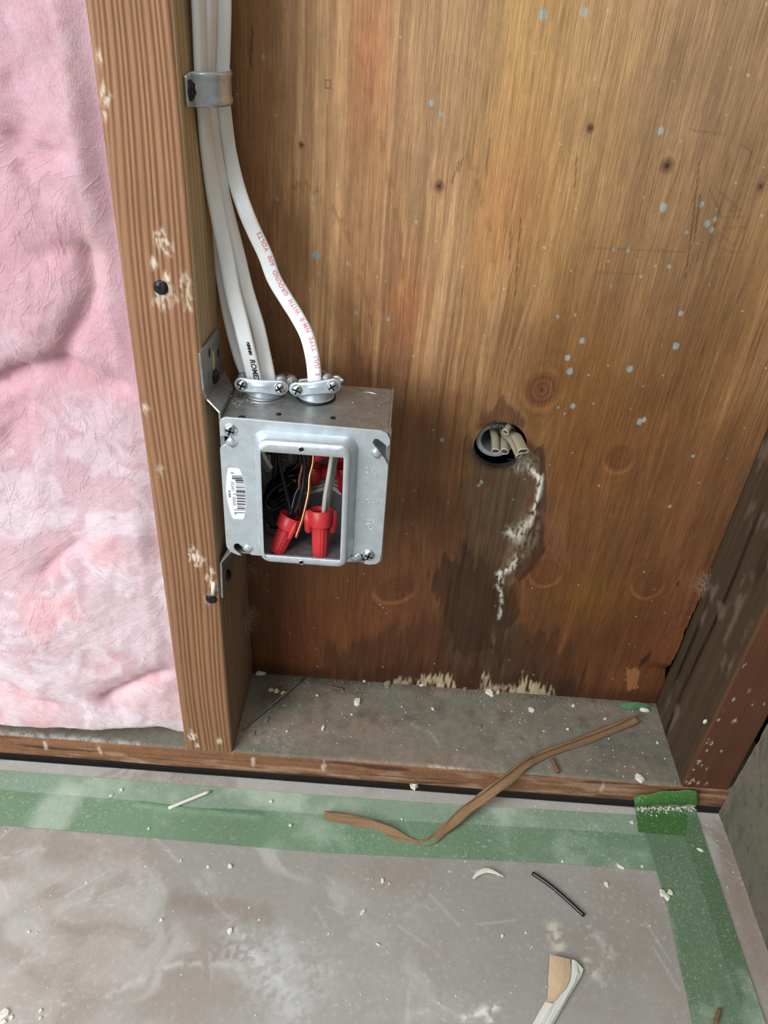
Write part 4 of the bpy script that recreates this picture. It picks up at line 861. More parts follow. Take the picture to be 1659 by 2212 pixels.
# ---- cable connectors with their two-screw clamps
def connector(cx_, cy_, h1, h2, t1, t2):
    """h1, h2: pixels of the screw heads; t1, t2: pixels of the screw tips"""
    prof = [(.0117, -.003), (.0118, 0), (.0118, .0012), (.0112, .0016), (.0106, .0017), (.0104, .0030), (.0106, .0062), (.0108, .0085), (.0096, .0085), (.0094, .0)]
    b = lathe('cable_connector', prof, (cx_, cy_, BZ1), (0, 0, 1), M_galv2, None, 40); autosharp(b, 40); child(b, box, 'zinc cable connector with a two-screw clamp')
    pts = [Vector((cx_+.0116*math.cos(a), cy_+.0116*math.sin(a), BZ1+.0006)) for a in [k*math.pi/24 for k in range(49)]]
    child(sweep('connector_rim', pts, circ(.0009, 8), (0, 0, 1), M_galvd if cx_ < .05 else M_black_screw), b)
    yh = cy_-.0105; yt = cy_+.0175
    H = [wy(*h1, yh), wy(*h2, yh)]; Tt = [wy(*t1, yt), wy(*t2, yt)]; mid = (H[0]+H[1])/2; ex = (H[1]-H[0]).normalized(); half = (H[1]-H[0]).length/2
    sa = [(Tt[k]-H[k]).normalized() for k in (0, 1)]; nrm = -((sa[0]+sa[1])/2).normalized(); nrm = (nrm-ex*nrm.dot(ex)).normalized(); ez = nrm.cross(ex); ez = ez if ez.z > 0 else -ez
    def strap(name, off, flip=1, sc=1.0, dz=0.0):
        nx, nz = 34, 8; V = []; F = []; W_ = .0045*sc
        for i in range(nx+1):
            u = -1+2*i/nx; xx = u*(half+.0047); over = max(0, abs(xx)-half); hw = math.sqrt(max(W_**2-over**2, 1e-9)) if over > 0 else W_*(.90+.10*abs(u))
            bow = .0016*math.cos(u*math.pi/2)*flip; ridge_ = 0
            for j in range(nz+1):
                v = -1+2*j/nz; rg = .0006*math.exp(-(u/.30)**4)*math.exp(-(v/.28)**2)*flip; lipv = -.0005*abs(v)**6*flip
                V.append(mid+ex*xx+ez*(v*hw+dz)+nrm*(off+bow+rg+lipv))
        for f in grid_faces(nx+1, nz+1): F.append(tuple(int(q) for q in f))
        o = mesh_obj(name, V, F, M_galv2); md = o.modifiers.new('t', 'SOLIDIFY'); md.thickness = .0016; md.offset = 0; return child(o, b)
    strap('clamp_strap', 0); strap('clamp_strap', -.0150, -1, .72, -.0028)
    for k in (0, 1):
        sg = -1 if k == 0 else 1
        s = merged_phillips('screw', H[k]+nrm*.0010, nrm, .0036, M_screw, .0026, rot=.4+k); child(s, b)
        child(lathe('screw_shaft', [(.0016, 0), (.0019, .0004), (.0019, (Tt[k]-H[k]).length-.0006), (.0013, (Tt[k]-H[k]).length)], H[k], Tt[k]-H[k], M_screw, None, 16, rfun=lambda t, h: 1+.04*math.sin(h*9000)), b)
        # lug of the casting round the shaft
        c0 = H[k]+(Tt[k]-H[k])*.42; lg = lathe('lug', [(.0030, 0), (.0036, .0006), (.0036, .0052), (.0030, .006)], c0, Tt[k]-H[k], M_galvd, None, 18); child(lg, b)
    # short throat behind the strap
    return b
connector(.0295, .0305, (524.3, 830), (605, 837), (527, 803), (609, 809))
connector(.0620, .0305, (642.6, 840), (718.6, 832.5), (619, 808), (695, 804))

# ------------------------------------------------------------------ white cables
def cable(pts, ups, label, name='electrical_cable', w_=.0094, h_=.0044, ext=.16):
    P = [wy(px, py, y) for px, py, y in pts]; d = (P[0]-P[1]).normalized(); st = Vector((d.x*.3, d.y*.3, 1)); P = [P[0]+st*(ext*k/6) for k in (6, 5, 4, 3, 2, 1)]+P
    path = catmull(P, 10); lead = 6/(len(P)-1); old = 1/(len(P)-6); prof = []
    remap = lambda t: old+(t-lead)/(1-lead)*(1-old) if t > lead else t/lead*old
    for i, (a, b) in enumerate(stadium(w_, h_, 7)): prof.append((a, b*(1.0+.06*math.cos(a/w_*2*math.pi*1.5))))
    def up(t):
        t = remap(t)
        for k in range(len(ups)-1):
            if t <= ups[k+1][0]:
                q = (t-ups[k][0])/(ups[k+1][0]-ups[k][0]); return Vector(ups[k][1]).lerp(Vector(ups[k+1][1]), q)
        return Vector(ups[-1][1])
    o = sweep(name, path, prof, up, M_jacket); fr = frames(path, up); tag(o, label, 'cable', 'white cables clamped to the stud'); return o, path, fr
def print_on(cab, path, fr, s, size, mat, s_mid_px, yv, rev, off=0.0, shear=0.0, bold=0.0, hh=.0024, spacing=1.0):
    """letters laid along the cable; rev=True reads from the bottom upwards"""
    L = [0]
    for i in range(1, len(path)): L.append(L[-1]+(path[i]-path[i-1]).length)
    target = wy(*s_mid_px, yv); k = min(range(len(path)), key=lambda i: (path[i]-target).length); s0 = L[k]; sg = -1 if rev else 1
    def xf(v):
        q = min(max(s0+sg*v.x, 0), L[-1]-1e-6); i = max(0, int(np.searchsorted(L, q))-1); t = (q-L[i])/(L[i+1]-L[i]); p = path[i].lerp(path[i+1], t); _, sd, n = fr[i]; _, sd2, n2 = fr[i+1]
        sd = sd.lerp(sd2, t); n = n.lerp(n2, t); 
        if n.y > 0: n = -n
        side = sd if sd.x > 0 else -sd      # to the right in the picture
        ly = v.y if not rev else -v.y
        return p+side*(off+ly)+n*(hh+.00012+v.z)
    o = text('printed_text', s, size, mat, xf, None, .00002, bold, shear, spacing); o.parent = cab; return o
UX = (1, -.25, 0); UY = (.15, -1, 0)
cabA, pa, fa = cable([(430, 0, .046), (438, 190, .046), (444, 300, .048), (457, 430, .050), (474, 560, .050), (496, 680, .046), (520, 770, .040), (541, 825, .036), (548, 862, .034)], [(0, UX), (.5, UX), (.8, (.4, -1, 0)), (1, UY)],
                     'white cable mostly hidden behind the one marked in black letters')
cabB, pb, fb = cable([(428, 0, .026), (432, 110, .026), (435, 190, .026), (440, 250, .028), (447, 320, .031), (458, 398, .034), (470, 462, .035), (488, 551, .035), (502, 627, .034), (522, 703, .031), (535, 757, .028), (549, 815, .0265), (558, 862, .0265)],
                     [(0, UX), (.30, UX), (.45, (1, -.6, 0)), (.75, (.30, -1, 0)), (1, UY)], 'white cable printed with bold black letters, entering the left connector')
cabC, pc, fc = cable([(454, 0, .0355), (452, 110, .0355), (451, 190, .0355), (457, 250, .0385), (465, 320, .0410), (479, 398, .0445), (491, 455, .0465), (515, 551, .0465), (533, 627, .045), (556, 703, .042), (568, 757, .0395), (579, 812, .0355), (585, 862, .0345)],
                     [(0, UX), (.30, UX), (.5, (1, -.5, 0)), (.85, (.6, -1, 0)), (1, (.2, -1, 0))], 'white cable with a thin dotted black line, right half of the left connector', w_=.0090)
cabD, pd, fd = cable([(482, 0, .045), (480, 110, .045), (478, 190, .045), (484, 250, .0500), (494, 325, .0520), (511, 398, .0490), (530, 455, .044), (549, 500, .044), (573, 551, .044), (592, 602, .043), (618, 646, .042), (643, 686, .040), (664, 728, .037), (676, 779, .033), (680, 825, .0305), (681, 862, .0305)],
                     [(0, (.8, -1, 0)), (.30, (.7, -1, 0)), (.45, (.35, -1, 0)), (1, (.05, -1, 0))], 'white cable with pink lettering curving down to the right connector', w_=.0088)
print_on(cabD, pd, fd, 'S  (UL)  TYPE  NM-B  WITH  GROUND  600  VOLTS', .0034, M_redink, (627, 660), .0417, True, off=.0020, hh=.00215, bold=.00006, spacing=1.18)
print_on(cabB, pb, fb, 'ROMEX', .0042, M_blackink, (551, 798), .027, False, off=.0012, hh=.0022, shear=.3, bold=.00011)
print_on(cabB, pb, fb, 'NMNM', .0024, M_blackink, (538, 752), .028, False, off=.0012, hh=.0022, shear=.3, bold=.00016)
print_on(cabC, pc, fc, '- -- --- - -- --- -- - --- -- - -- --- --', .0030, M_blackink, (508, 520), .041, False, off=.0026, hh=.0018, bold=.00005)

# ---- pipe strap with its screw
strap = empty('pipe_strap', (0.0, .022, .475), 'small shiny one-hole metal strap holding the white cables to the stud', 'strap')
sc_ = at(415, 192, 'x', .0022); zc = sc_.z-.0005
prof_xy = [(.0010, .0075), (.0010, .0160), (.0016, .0185), (.0040, .0200), (.0075, .0215), (.0110, .0245), (.0138, .0290), (.0152, .0350), (.0150, .0410), (.0132, .0465), (.0095, .0505), (.0050, .0525), (.0010, .0535)]
pth = catmull([Vector((a, b, 0)) for a, b in prof_xy], 5); V = []; F = []; nz = 11
for i, p in enumerate(pth):
    q = i/(len(pth)-1); hw = .0075*(1-.12*sstep(.10, .0, np.float64(q)))
    for j in range(nz):
        v = -1+2*j/(nz-1); nn = (pth[min(i+1, len(pth)-1)]-pth[max(i-1, 0)]).normalized(); out = Vector((nn.y, -nn.x, 0)); bead = .0007*math.exp(-((abs(v)-.80)/.15)**2)*(q > .12); mid_ = .0008*math.exp(-(v/.22)**2)*math.exp(-((q-.20)/.06)**2)
        V.append(Vector((p.x, p.y, zc+v*hw))+out*(bead+mid_)-Vector((0, 0, 1))*(q*.001))
sb = mesh_obj('strap_band', V, [tuple(int(q) for q in f) for f in grid_faces(len(pth), nz)], M_galv2); md = sb.modifiers.new('t', 'SOLIDIFY'); md.thickness = .0013; md.offset = 0; child(sb, strap)
s = merged_phillips('screw', (.0017, sc_.y-.002, zc), (1, 0, 0), .0048, M_black_screw, .0020); child(s, strap, 'black screw head')

# ------------------------------------------------------------------ inside the box: wire nuts and wires
def wire_nut(top, bot, yt, yb, label, mat=M_red, spin=0.0, R=.0082, wings=True, ribs=True):
    T = wy(*top, yt); B = wy(*bot, yb); L = (B-T).length; ax = (B-T).normalized()
    root = empty('wire_nut', B, label, 'wire nut', 'red wire nuts')
    n = 60; prof = [(R*.80, .004), (R*.86, .0004), (R*.93, 0), (R, .0006), (R*.97, L*.28), (R*.93, L*.33), (R*.74, L*.355), (R*.70, L*.38), (R*.66, L*.60), (R*.60, L*.88), (R*.57, L*.955), (R*.50, L*.99), (R*.36, L), (0, L)]
    def rf(t, h): return 1+(.035*(1 if math.sin(t*14) > 0 else -1) if ribs and L*.39 < h < L*.97 else 0)
    P2 = [];
    for (r, h) in prof: P2.append((r, h))
    P2 = P2[:8]+[(R*(.70-.04*k/6), L*(.385+.03*k)) for k in range(1, 7)]+P2[8:]
    P2 = sorted(P2[:4], key=lambda q: 0) + sorted(P2[4:-1], key=lambda q: q[1])+[P2[-1]]
    o = lathe('nut_body', P2, T, ax, mat, None, n, rf); autosharp(o, 50)
    # remove the cap over the open mouth
    bm = bmesh.new(); bm.from_mesh(o.data); big = [f for f in bm.faces if len(f.verts) == n and (f.calc_center_median()-T).length < .006]; bmesh.ops.delete(bm, geom=big, context='FACES'); bm.to_mesh(o.data); bm.free(); child(o, root)
    child(lathe('mouth_lining', [(R*.80, .003), (R*.74, L*.30), (0, L*.42)], T, ax, mat, None, 30), root)
    if wings:
        a = Vector((math.cos(spin), math.sin(spin), 0)); a = (a-ax*a.dot(ax)).normalized(); b = ax.cross(a)
        for sg in (-1, 1):
            bm = bmesh.new(); pts = [(R*.86, .0008), (R*1.30, .0006), (R*1.36, L*.20), (R*1.30, L*.42), (R*1.20, L*.47), (R*.92, L*.49), (R*.62, L*.44)]
            v1 = [bm.verts.new(T+ax*h+a*(sg*r)+b*.0011) for r, h in pts]; v2 = [bm.verts.new(T+ax*h+a*(sg*r)-b*.0011) for r, h in pts]
            bm.faces.new(v1); bm.faces.new(v2[::-1])
            for k in range(len(pts)): bm.faces.new((v1[k], v1[(k+1) % len(pts)], v2[(k+1) % len(pts)], v2[k]))
            bmesh.ops.bevel(bm, geom=bm.edges[:], offset=.0006, segments=2); child(bm_obj('wing', bm, mat, None, True), root)
    return root
wire_nut((632, 1114), (597, 1193), .005, -.004, 'red wire nut tilted to the left, gripping the black wires', spin=-1.25, R=.0084)
wire_nut((693, 1100), (691, 1204), .006, -.004, 'ribbed red wire nut standing upright on the grey wires', spin=.15, R=.0080)
wire_nut((670, 1022), (730, 1018), .030, .034, 'dark red wire nut lying sideways deep in the box', M_red2, R=.0075, wings=False)
wire_nut((700, 968), (676, 990), .022, .020, 'red wire nut peeping out under the top edge of the opening', M_red2, R=.0070, wings=False)
wire_nut((742, 1002), (744, 1060), .026, .030, 'dark red wire nut in the right rear of the box', M_red2, R=.0070, wings=False)
def wire(name, pts, r, mat, label, group, cat='wire', n=10, res=9):
    o = sweep(name, catmull([wy(px, py, y) for px, py, y in pts], res), circ(r, n), (0, -.2, .3), mat); tag(o, label, cat, group); return o
RW = .0015
BL = 'black wires inside the box'
wire('black_wire', [(596, 955, .014), (601, 985, .013), (610, 1030, .010), (621, 1075, .007), (631, 1112, .004)], RW, M_black, 'straight glossy black wire running diagonally into the left wire nut', BL)
wire('black_wire', [(653, 955, .012), (657, 985, .011), (658, 1025, .008), (652, 1065, .004), (643, 1092, .002), (632, 1118, .003)], RW*1.12, M_black, 'thick black wire curving down from the opening top to the left nut', BL)
wire('black_wire', [(645, 955, .018), (650, 1000, .018), (650, 1040, .014), (638, 1070, .010), (632, 1095, .006), (626, 1112, .004)], RW*1.1, M_black, 'black wire just behind the thick one, entering the left nut', BL)
wire('black_wire', [(586, 955, .020), (590, 985, .020), (592, 1020, .021), (594, 1050, .021), (604, 1085, .022), (598, 1105, .018), (599, 1122, .016), (610, 1130, .012)], RW, M_black, 'black wire hooking down the left rear behind the coil', BL)
wire('black_wire', [(594, 955, .018), (596, 1000, .019), (598, 1045, .021), (596, 1070, .022)], RW, M_black, 'black wire hanging straight at the left of the coil', BL)
wire('black_wire', [(562, 1110, .016), (566, 1118, .014), (574, 1132, .012), (588, 1142, .010), (606, 1142, .008)], RW, M_black, 'black wire bowing along the lower left corner of the opening', BL)
wire('black_wire', [(560, 1090, .018), (568, 1076, .018), (582, 1060, .018), (600, 1040, .019), (618, 1022, .020), (640, 1006, .020), (652, 985, .020)], RW, M_black, 'black wire crossing from lower left to upper right', BL)
def coil():
    P = []; c0 = wy(612, 1052, .022)
    for k in range(0, 100):
        a = k/100*2*math.pi*4.2; q = k/100; u = math.cos(a)*(.0150-.0010*q); v = math.sin(a)*(.0048+.0022*math.sin(q*9)); th = math.radians(46+5*math.sin(q*7))
        P.append(Vector((c0.x+u*math.cos(th)-v*math.sin(th), c0.y-.009+.015*q+.0018*math.sin(a*1.3), c0.z+u*math.sin(th)+v*math.cos(th))))
    o = sweep('black_wire', P, circ(RW*1.15, 10), (0, -.2, .3), M_black); tag(o, 'bundled loops of black wire coiled at the left of the box', 'wire', BL)
coil()
CG = 'bare copper ground wires'
wire('ground_wire', [(672, 962, .010), (677, 985, .008), (675, 1005, .005), (669, 1030, .001), (667, 1060, -.003), (661, 1090, -.007), (652, 1125, -.011), (639, 1161, -.015)], .00095, M_copper, 'long bare copper wire passing in front of the left wire nut', CG)
wire('ground_wire', [(655, 1000, .010), (651, 1016, .009), (647, 1030, .009), (646, 1045, .009), (649, 1058, .010)], .0009, M_copper, 'short bent copper wire left of the thick black wire', CG)
wire('ground_wire', [(650, 1076, .012), (648, 1092, .012), (646, 1108, .012)], .0006, M_copper, 'thin dark copper end just above the left wire nut', CG)
wire('ground_wire', [(603, 990, .034), (620, 996, .034), (634, 1003, .033)], .0009, M_copper, 'copper wire lying across the rear top of the box', CG)
wire('ground_wire', [(664, 1012, .026), (674, 1014, .024), (682, 1017, .023)], .0007, M_copper, 'tiny copper end beside the sideways dark red nut', CG)
GW = 'grey-white wires inside the box'
wire('grey_wire', [(720, 955, .016), (717, 985, .014), (710, 1030, .010), (703, 1070, .007), (699, 1112, .006)], RW*1.05, M_greyw, 'left-hand grey-white wire entering the upright wire nut', GW)
wire('grey_wire', [(729, 955, .021), (726, 985, .019), (719, 1030, .015), (711, 1070, .012), (706, 1108, .010)], RW*1.05, M_greyw, 'right-hand grey-white wire behind its twin in the upright nut', GW)
wire('white_wire', [(562, 955, .018), (569, 980, .017), (577, 995, .018), (586, 1010, .020)], RW, M_jacket, 'short bright white wire in the upper left corner of the opening', GW)
wire('white_wire', [(628, 955, .034), (627, 985, .034), (626, 1005, .034)], RW, M_greyw, 'dim white wire hanging at the rear of the box', GW)
for k, (a, b, lb) in enumerate([(1034, 1046, 'uppermost'), (1042, 1054, 'middle'), (1050, 1062, 'lowest')]):
    wire('white_wire', [(638, a+10, .040-.003*k), (660, b+2, .039-.003*k), (690, b-4, .038-.003*k), (715, b-10, .039-.003*k), (738, b+4, .040-.003*k)], RW, M_greyw, lb+' of three dim white wires looped across the rear of the box', GW)
# inner sticker on the rear left wall
st = [wy(*q, .043) for q in ((555, 985), (590, 985), (590, 1022), (574, 1022), (566, 1010))]
o = mesh_obj('sticker', [(p.x, .0445, p.z) for p in st]+[(p.x, .0449, p.z) for p in st], [(0, 1, 2, 3, 4), (9, 8, 7, 6, 5)]+[(i, i+5, (i+1) % 5+5, (i+1) % 5) for i in range(5)], M_label, None, smooth=False); child(o, body)

# ------------------------------------------------------------------ old cables and pipe in the hole
hx, hz, hr = HOLE['x'], HOLE['z'], HOLE['r']
c0 = wy(1069, 951, .094); pr = .0137
pi_ = lathe('conduit_pipe', [(pr-.0034, .0), (pr-.0026, -.0006), (pr, -.0004), (pr, .06), (pr-.0034, .06), (pr-.0030, .0)], (c0.x, .0940, c0.z), (0.10, 1, 0.03), M_pipe, None, 48, caps=False); autosharp(pi_, 60)
origin_to(pi_, (c0.x, .094, c0.z)); tag(pi_, 'grey pipe end lying behind the round hole in the plywood', 'pipe')
OG = 'cut old cables sticking out of the hole'
def old_cable(tip, root_, yt, yr, w_, h_, label, up=(0.3, -.6, .7)):
    T = wy(*tip, yt); Rr = wy(*root_, yr); M_ = (T+Rr)/2+Vector((0, -.001, .002)); path = catmull([T, M_, Rr, Rr+Vector((0.0, .03, .012))], 8)
    path = path[::-1]; o = sweep('old_cable', path, [(a*(1+.05*math.sin(i*2.3)), b) for i, (a, b) in enumerate(stadium(w_, h_, 5))], up, M_cloth); tag(o, label, 'cable', OG)
    fr = frames(path, up); t, s, n = fr[-1]; V = [path[-1]+t*.0003+s*(a*.72)+n*(b*.70) for a, b in stadium(w_, h_, 5)]+[path[-1]-t*.004+s*(a*.5)+n*(b*.5) for a, b in stadium(w_, h_, 5)]; k = len(V)//2
    e = mesh_obj('cut_end', V, [tuple(range(k))]+[(i, i+k, (i+1) % k+k, (i+1) % k) for i in range(k)], M_cloth_end, o, smooth=False)
    rim = sweep('sheath_rim', [path[-1]+t*.0002+s*(a*.93)+n*(b*.93) for a, b in stadium(w_, h_, 5)+[stadium(w_, h_, 5)[0]]], circ(.00028, 6), tuple(t), M_dirtpl, o)
old_cable((1070.5, 974), (1066, 925), .078, .103, .0062, .0050, 'old cloth cable stub, leftmost of the cut cables in the hole')
old_cable((1090, 975), (1084, 940), .079, .103, .0064, .0048, 'old cloth cable stub, second from left in the hole')
old_cable((1120.5, 984), (1086, 930), .077, .100, .0052, .0042, 'thin slanting old cable stub reaching lowest at the right of the hole')
old_cable((1130, 974), (1100, 925), .075, .101, .0088, .0046, 'wide flat old cable stub slanting to the right edge of the hole')
old_cable((1092, 933), (1105, 915), .084, .100, .0050, .0036, 'short dark cut cable end at the top of the hole')

# ------------------------------------------------------------------ loose strands of dust and fibre
def strands(name, centre, n, rad, L, mat, label, cat, seed, flat=(1, .5, 1), wdt=.00009):
    rr = random.Random(seed); V = []; F = []; c = Vector(centre)
    for k in range(n):
        p = c+Vector((rr.gauss(0, rad*flat[0]), rr.gauss(0, rad*flat[1]), rr.gauss(0, rad*flat[2]))); d = Vector((rr.gauss(0, 1), rr.gauss(0, .5), rr.gauss(0, 1))).normalized(); b0 = len(V)
        for q in range(6):
            s = d.cross(Vector((0, 1, 0))).normalized()*wdt; V.append(p-s); V.append(p+s); p = p+d*(L/5); d = (d+Vector((rr.gauss(0, .5), rr.gauss(0, .25), rr.gauss(0, .5)))).normalized()
        for q in range(5): F.append((b0+2*q, b0+2*q+1, b0+2*q+3, b0+2*q+2))
    V = [Vector((v.x, min(v.y, D-.0006), v.z)) for v in V]
    o = mesh_obj(name, V, F, mat, None, smooth=False); recenter(o); tag(o, label, cat, kind='stuff')
p = at(533, 1335, 'x', .003); strands('dust_web', (p.x+.001, min(p.y, .082), p.z), 170, .0050, .009, M_web, 'grey dust web in the corner between stud and plywood', 'cobweb', 1, (.3, .6, 1.1))
p = wy(537, 1225, .084); strands('dust_web', (p.x, .084, p.z), 70, .0040, .010, M_web, 'thin cobweb in the corner just under the electrical box', 'cobweb', 2, (.7, .3, .9), .00006)
p = wy(1133, 992, .086); strands('plant_fibre', p, 260, .0026, .0045, M_lint, 'pale frayed fibres at the lower right of the hole', 'fibres', 3, (1, .6, 1.2), .00007)
p = wy(1078, 918, .087); strands('plant_fibre', (p.x+.002, .0875, p.z-.002), 160, .0040, .0035, M_dark, 'dark fuzzy dirt along the top of the hole', 'fibres', 4, (1.6, .3, .4), .00008)
p = wy(1527, 1262, .083); strands('dust_web', p, 110, .0035, .009, M_web, 'grey web where the plywood meets the dark stud', 'cobweb', 5, (.6, .6, 1.2))

# ------------------------------------------------------------------ screws in the stud faces
for (px, py), lb in (((347, 621), 'black screw head in the ridged stud, level with the hanging cables'), ((456, 1294), 'black screw head low on the ridged stud, below the box')):
    p = wy(px, py, 0); s = merged_phillips('wood_screw', (p.x, .0008, p.z), (-.05, -1, .08), .0041, M_black_screw, .0020, rot=.6); origin_to(s, (p.x, 0, p.z)); tag(s, lb, 'screw', 'black screws in the ridged stud')
p0 = wy(461, 1285, 0); V = []
pl = sweep('wall_anchor', [wy(462, 1258, -.0008), wy(461, 1270, -.0012), wy(460, 1284, -.0006)], circ(.0013, 10), (0, -1, 0), M_plaster, scale=lambda t: (1+.25*math.sin(t*40))); recenter(pl); tag(pl, 'chalky white ribbed crumb just above the lower black screw', 'anchor')

# ------------------------------------------------------------------ things lying on the floor and the bottom plate
def wall_paper_strip():
    # twisted strip of brown paper: from the bottom plate down to the floor and back along the tape
    ctl = [(1378, 1551, 'z', .005), (1340, 1568, 'z', .004), (1250, 1602, 'z', .004), (1170, 1632, 'z', .0045), (1135, 1652, 'z', .006), (1080, 1696, 'z', .002), (1030, 1733, 'z', -.012), (985, 1770, 'z', ZF+.008), (955, 1795, 'z', ZF+.004), (925, 1815, 'z', ZF+.003), (895, 1816, 'z', ZF+.003),
           (850, 1802, 'z', ZF+.004), (800, 1784, 'z', ZF+.004), (750, 1771, 'z', ZF+.005), (700, 1760, 'z', ZF+.005)]
    P = [at(a, b, k, v) for a, b, k, v in ctl]; path = catmull(P, 10); n = len(path)
    # cross-section: a folded strip (open C)
    k = 12; V = []; up = lambda t: Vector((.2*math.sin(t*9), -.55+.3*math.sin(t*6), 1)); fr = frames(path, up)
    for i, (p, (t, s, nn)) in enumerate(zip(path, fr)):
        q = i/(n-1); W_ = np.interp(q, [0, .03, .25, .36, .5, .62, .70, .74, .85, 1], [.0030, .0042, .0036, .0050, .0044, .0046, .0032, .0040, .0054, .0036]); open_ = np.interp(q, [0, .3, .4, .6, .7, 1], [.9, .7, 1.0, .6, .25, .75]); tw = .8*math.sin(q*8)
        for j in range(k):
            a = math.radians(-150+300*j/(k-1)*open_+150*(1-open_)+ (-90))+tw; r = 1.3*W_*(.75+.08*math.sin(q*60+j)); V.append(p+s*(r*math.cos(a)*1.0)+nn*(r*.62*math.sin(a)))
    o = mesh_obj('paper_strip', V, [tuple(int(x) for x in f) for f in grid_faces(n, k)], M_kraft); md = o.modifiers.new('t', 'SOLIDIFY'); md.thickness = .0003; recenter(o); tag(o, 'long twisted strip of brown paper leaning from bottom plate onto green tape', 'paper strip')
wall_paper_strip()
def tan_paper():
    z = ZF+.003
    def q(pts, mat, name, dz=0, parent=None):
        P = [fl(x, y, .0010+d+dz) for x, y, d in pts]; cx_ = sum((p for p in P), Vector())/len(P)
        cu_n = 14; o = mesh_obj(name, [p for p in P], [tuple(range(len(P)))], mat, parent, smooth=False)
        return o
    cr = lambda x, y: (1140+x/10.37, 2040+y/10.37)
    bm = bmesh.new()
    def strip(rows, mat, name, parent=None):
        V = []; F = []; n = len(rows[0])
        for R_ in rows:
            for (x, y, d) in R_: a, b = cr(x, y); V.append(fl(a, b, d))
        for i in range(len(rows)-1):
            for j in range(n-1): F.append((i*n+j, i*n+j+1, (i+1)*n+j+1, (i+1)*n+j))
        o = mesh_obj(name, V, F, mat, parent, smooth=False); md = o.modifiers.new('t', 'SOLIDIFY'); md.thickness = .0003; return o
    tan = strip([[(495, 235, .005), (640, 262, .0058), (800, 300, .006), (945, 335, .0055)], [(480, 480, .0045), (640, 500, .0060), (800, 520, .0065), (960, 540, .0058)], [(462, 720, .004), (620, 740, .0058), (800, 760, .0065), (930, 780, .0060)], [(455, 960, .0035), (600, 980, .005), (740, 990, .006), (860, 960, .0056)], [(450, 1190, .003), (520, 1200, .004), (600, 1190, .0048), (690, 1150, .0048)],
                 [(395, 1290, .003), (460, 1320, .004), (540, 1300, .0046), (640, 1260, .0045)]], M_tan, 'paper_scrap')
    wh = strip([[(985, 345, .0040), (1030, 350, .0046), (1090, 390, .0044), (1240, 560, .0030)], [(965, 520, .0040), (1030, 560, .0050), (1110, 640, .0048), (1200, 690, .0028)], [(930, 780, .0038), (980, 800, .0048), (1050, 830, .0046), (1110, 850, .0028)], [(860, 960, .0036), (900, 980, .0046), (950, 1010, .0044), (1000, 1030, .0026)], [(700, 1150, .0036), (770, 1170, .0044), (850, 1190, .0042), (895, 1200, .0024)],
                [(560, 1300, .0036), (660, 1330, .0046), (740, 1400, .0040), (770, 1430, .0022)], [(470, 1500, .0034), (560, 1540, .0046), (620, 1580, .0040), (660, 1620, .0022)], [(360, 1750, .0034), (440, 1780, .0046), (500, 1790, .0040), (560, 1800, .0022)], [(250, 2000, .003), (330, 2020, .0040), (400, 2040, .0036), (470, 2060, .0020)]], M_white_paper, 'white_face', None)
    lo = strip([[(395, 1290, .0036), (470, 1310, .0050), (540, 1320, .0054), (600, 1320, .0048)], [(270, 1500, .0034), (350, 1520, .0048), (430, 1540, .0052), (490, 1550, .0046)], [(160, 1700, .0030), (240, 1720, .0044), (300, 1740, .0048), (370, 1760, .0042)], [(20, 1950, .003), (100, 1970, .0044), (180, 1990, .0048), (270, 2010, .0040)]], M_white_paper, 'folded_edge', None)
    tag(tan, 'tan and white torn paper scrap with a notched end, lying at the bottom', 'paper scrap'); 
    c = tan.data.vertices[0].co.copy(); c.z = ZF; origin_to(tan, c)
    for o in (wh, lo): adopt(o, tan)
tan_paper()
def rod(name, a, b, r, mat, label, cat, ax1='z', v1=None, v2=None, sag=0, mids=()):
    v1 = ZF+r+.0008 if v1 is None else v1; v2 = v1 if v2 is None else v2; P = [at(*a, 'z', v1)]+[at(x, y, 'z', v) for x, y, v in mids]+[at(*b, 'z', v2)]
    o = sweep(name, catmull(P, 10), circ(r, 12), (0, 0, 1), mat); recenter(o); tag(o, label, cat); return o
rod('wire_offcut', (364, 1746), (452, 1710), .00135, M_dirtpl, 'straight white plastic wire offcut lying on the green tape', 'wire offcut', v1=ZF+.0026)
r_ = rod('wire_offcut', (1150, 1886), (1262, 1978), .00145, M_black, 'curved piece of black wire insulation on the bare floor', 'wire offcut', v1=ZF+.0018, mids=[(1185, 1910, ZF+.0018), (1222, 1941, ZF+.0018)])
rod('metal_rod', (523, 1576), (655, 1466), .0011, M_rod, 'thin dull grey rod lying across the rear left of the bottom plate', 'rod', v1=.0022, v2=.003)
rod('wood_splinter', (710, 1482), (742, 1490), .0010, M_wood_chip, 'small orange-brown wood splinter near the plywood foot', 'wood splinter', v1=.0014)
rod('wood_splinter', (1193, 1640), (1206, 1668), .0016, M_wood_chip, 'short brown splinter beside the upper half of the twisted brown paper', 'wood splinter', v1=.0018)
rod('wood_splinter', (1555, 2180), (1546, 2211), .0014, M_wood_chip, 'brown splinter on the outer green tape at the bottom edge', 'wood splinter', v1=ZF+.0036)
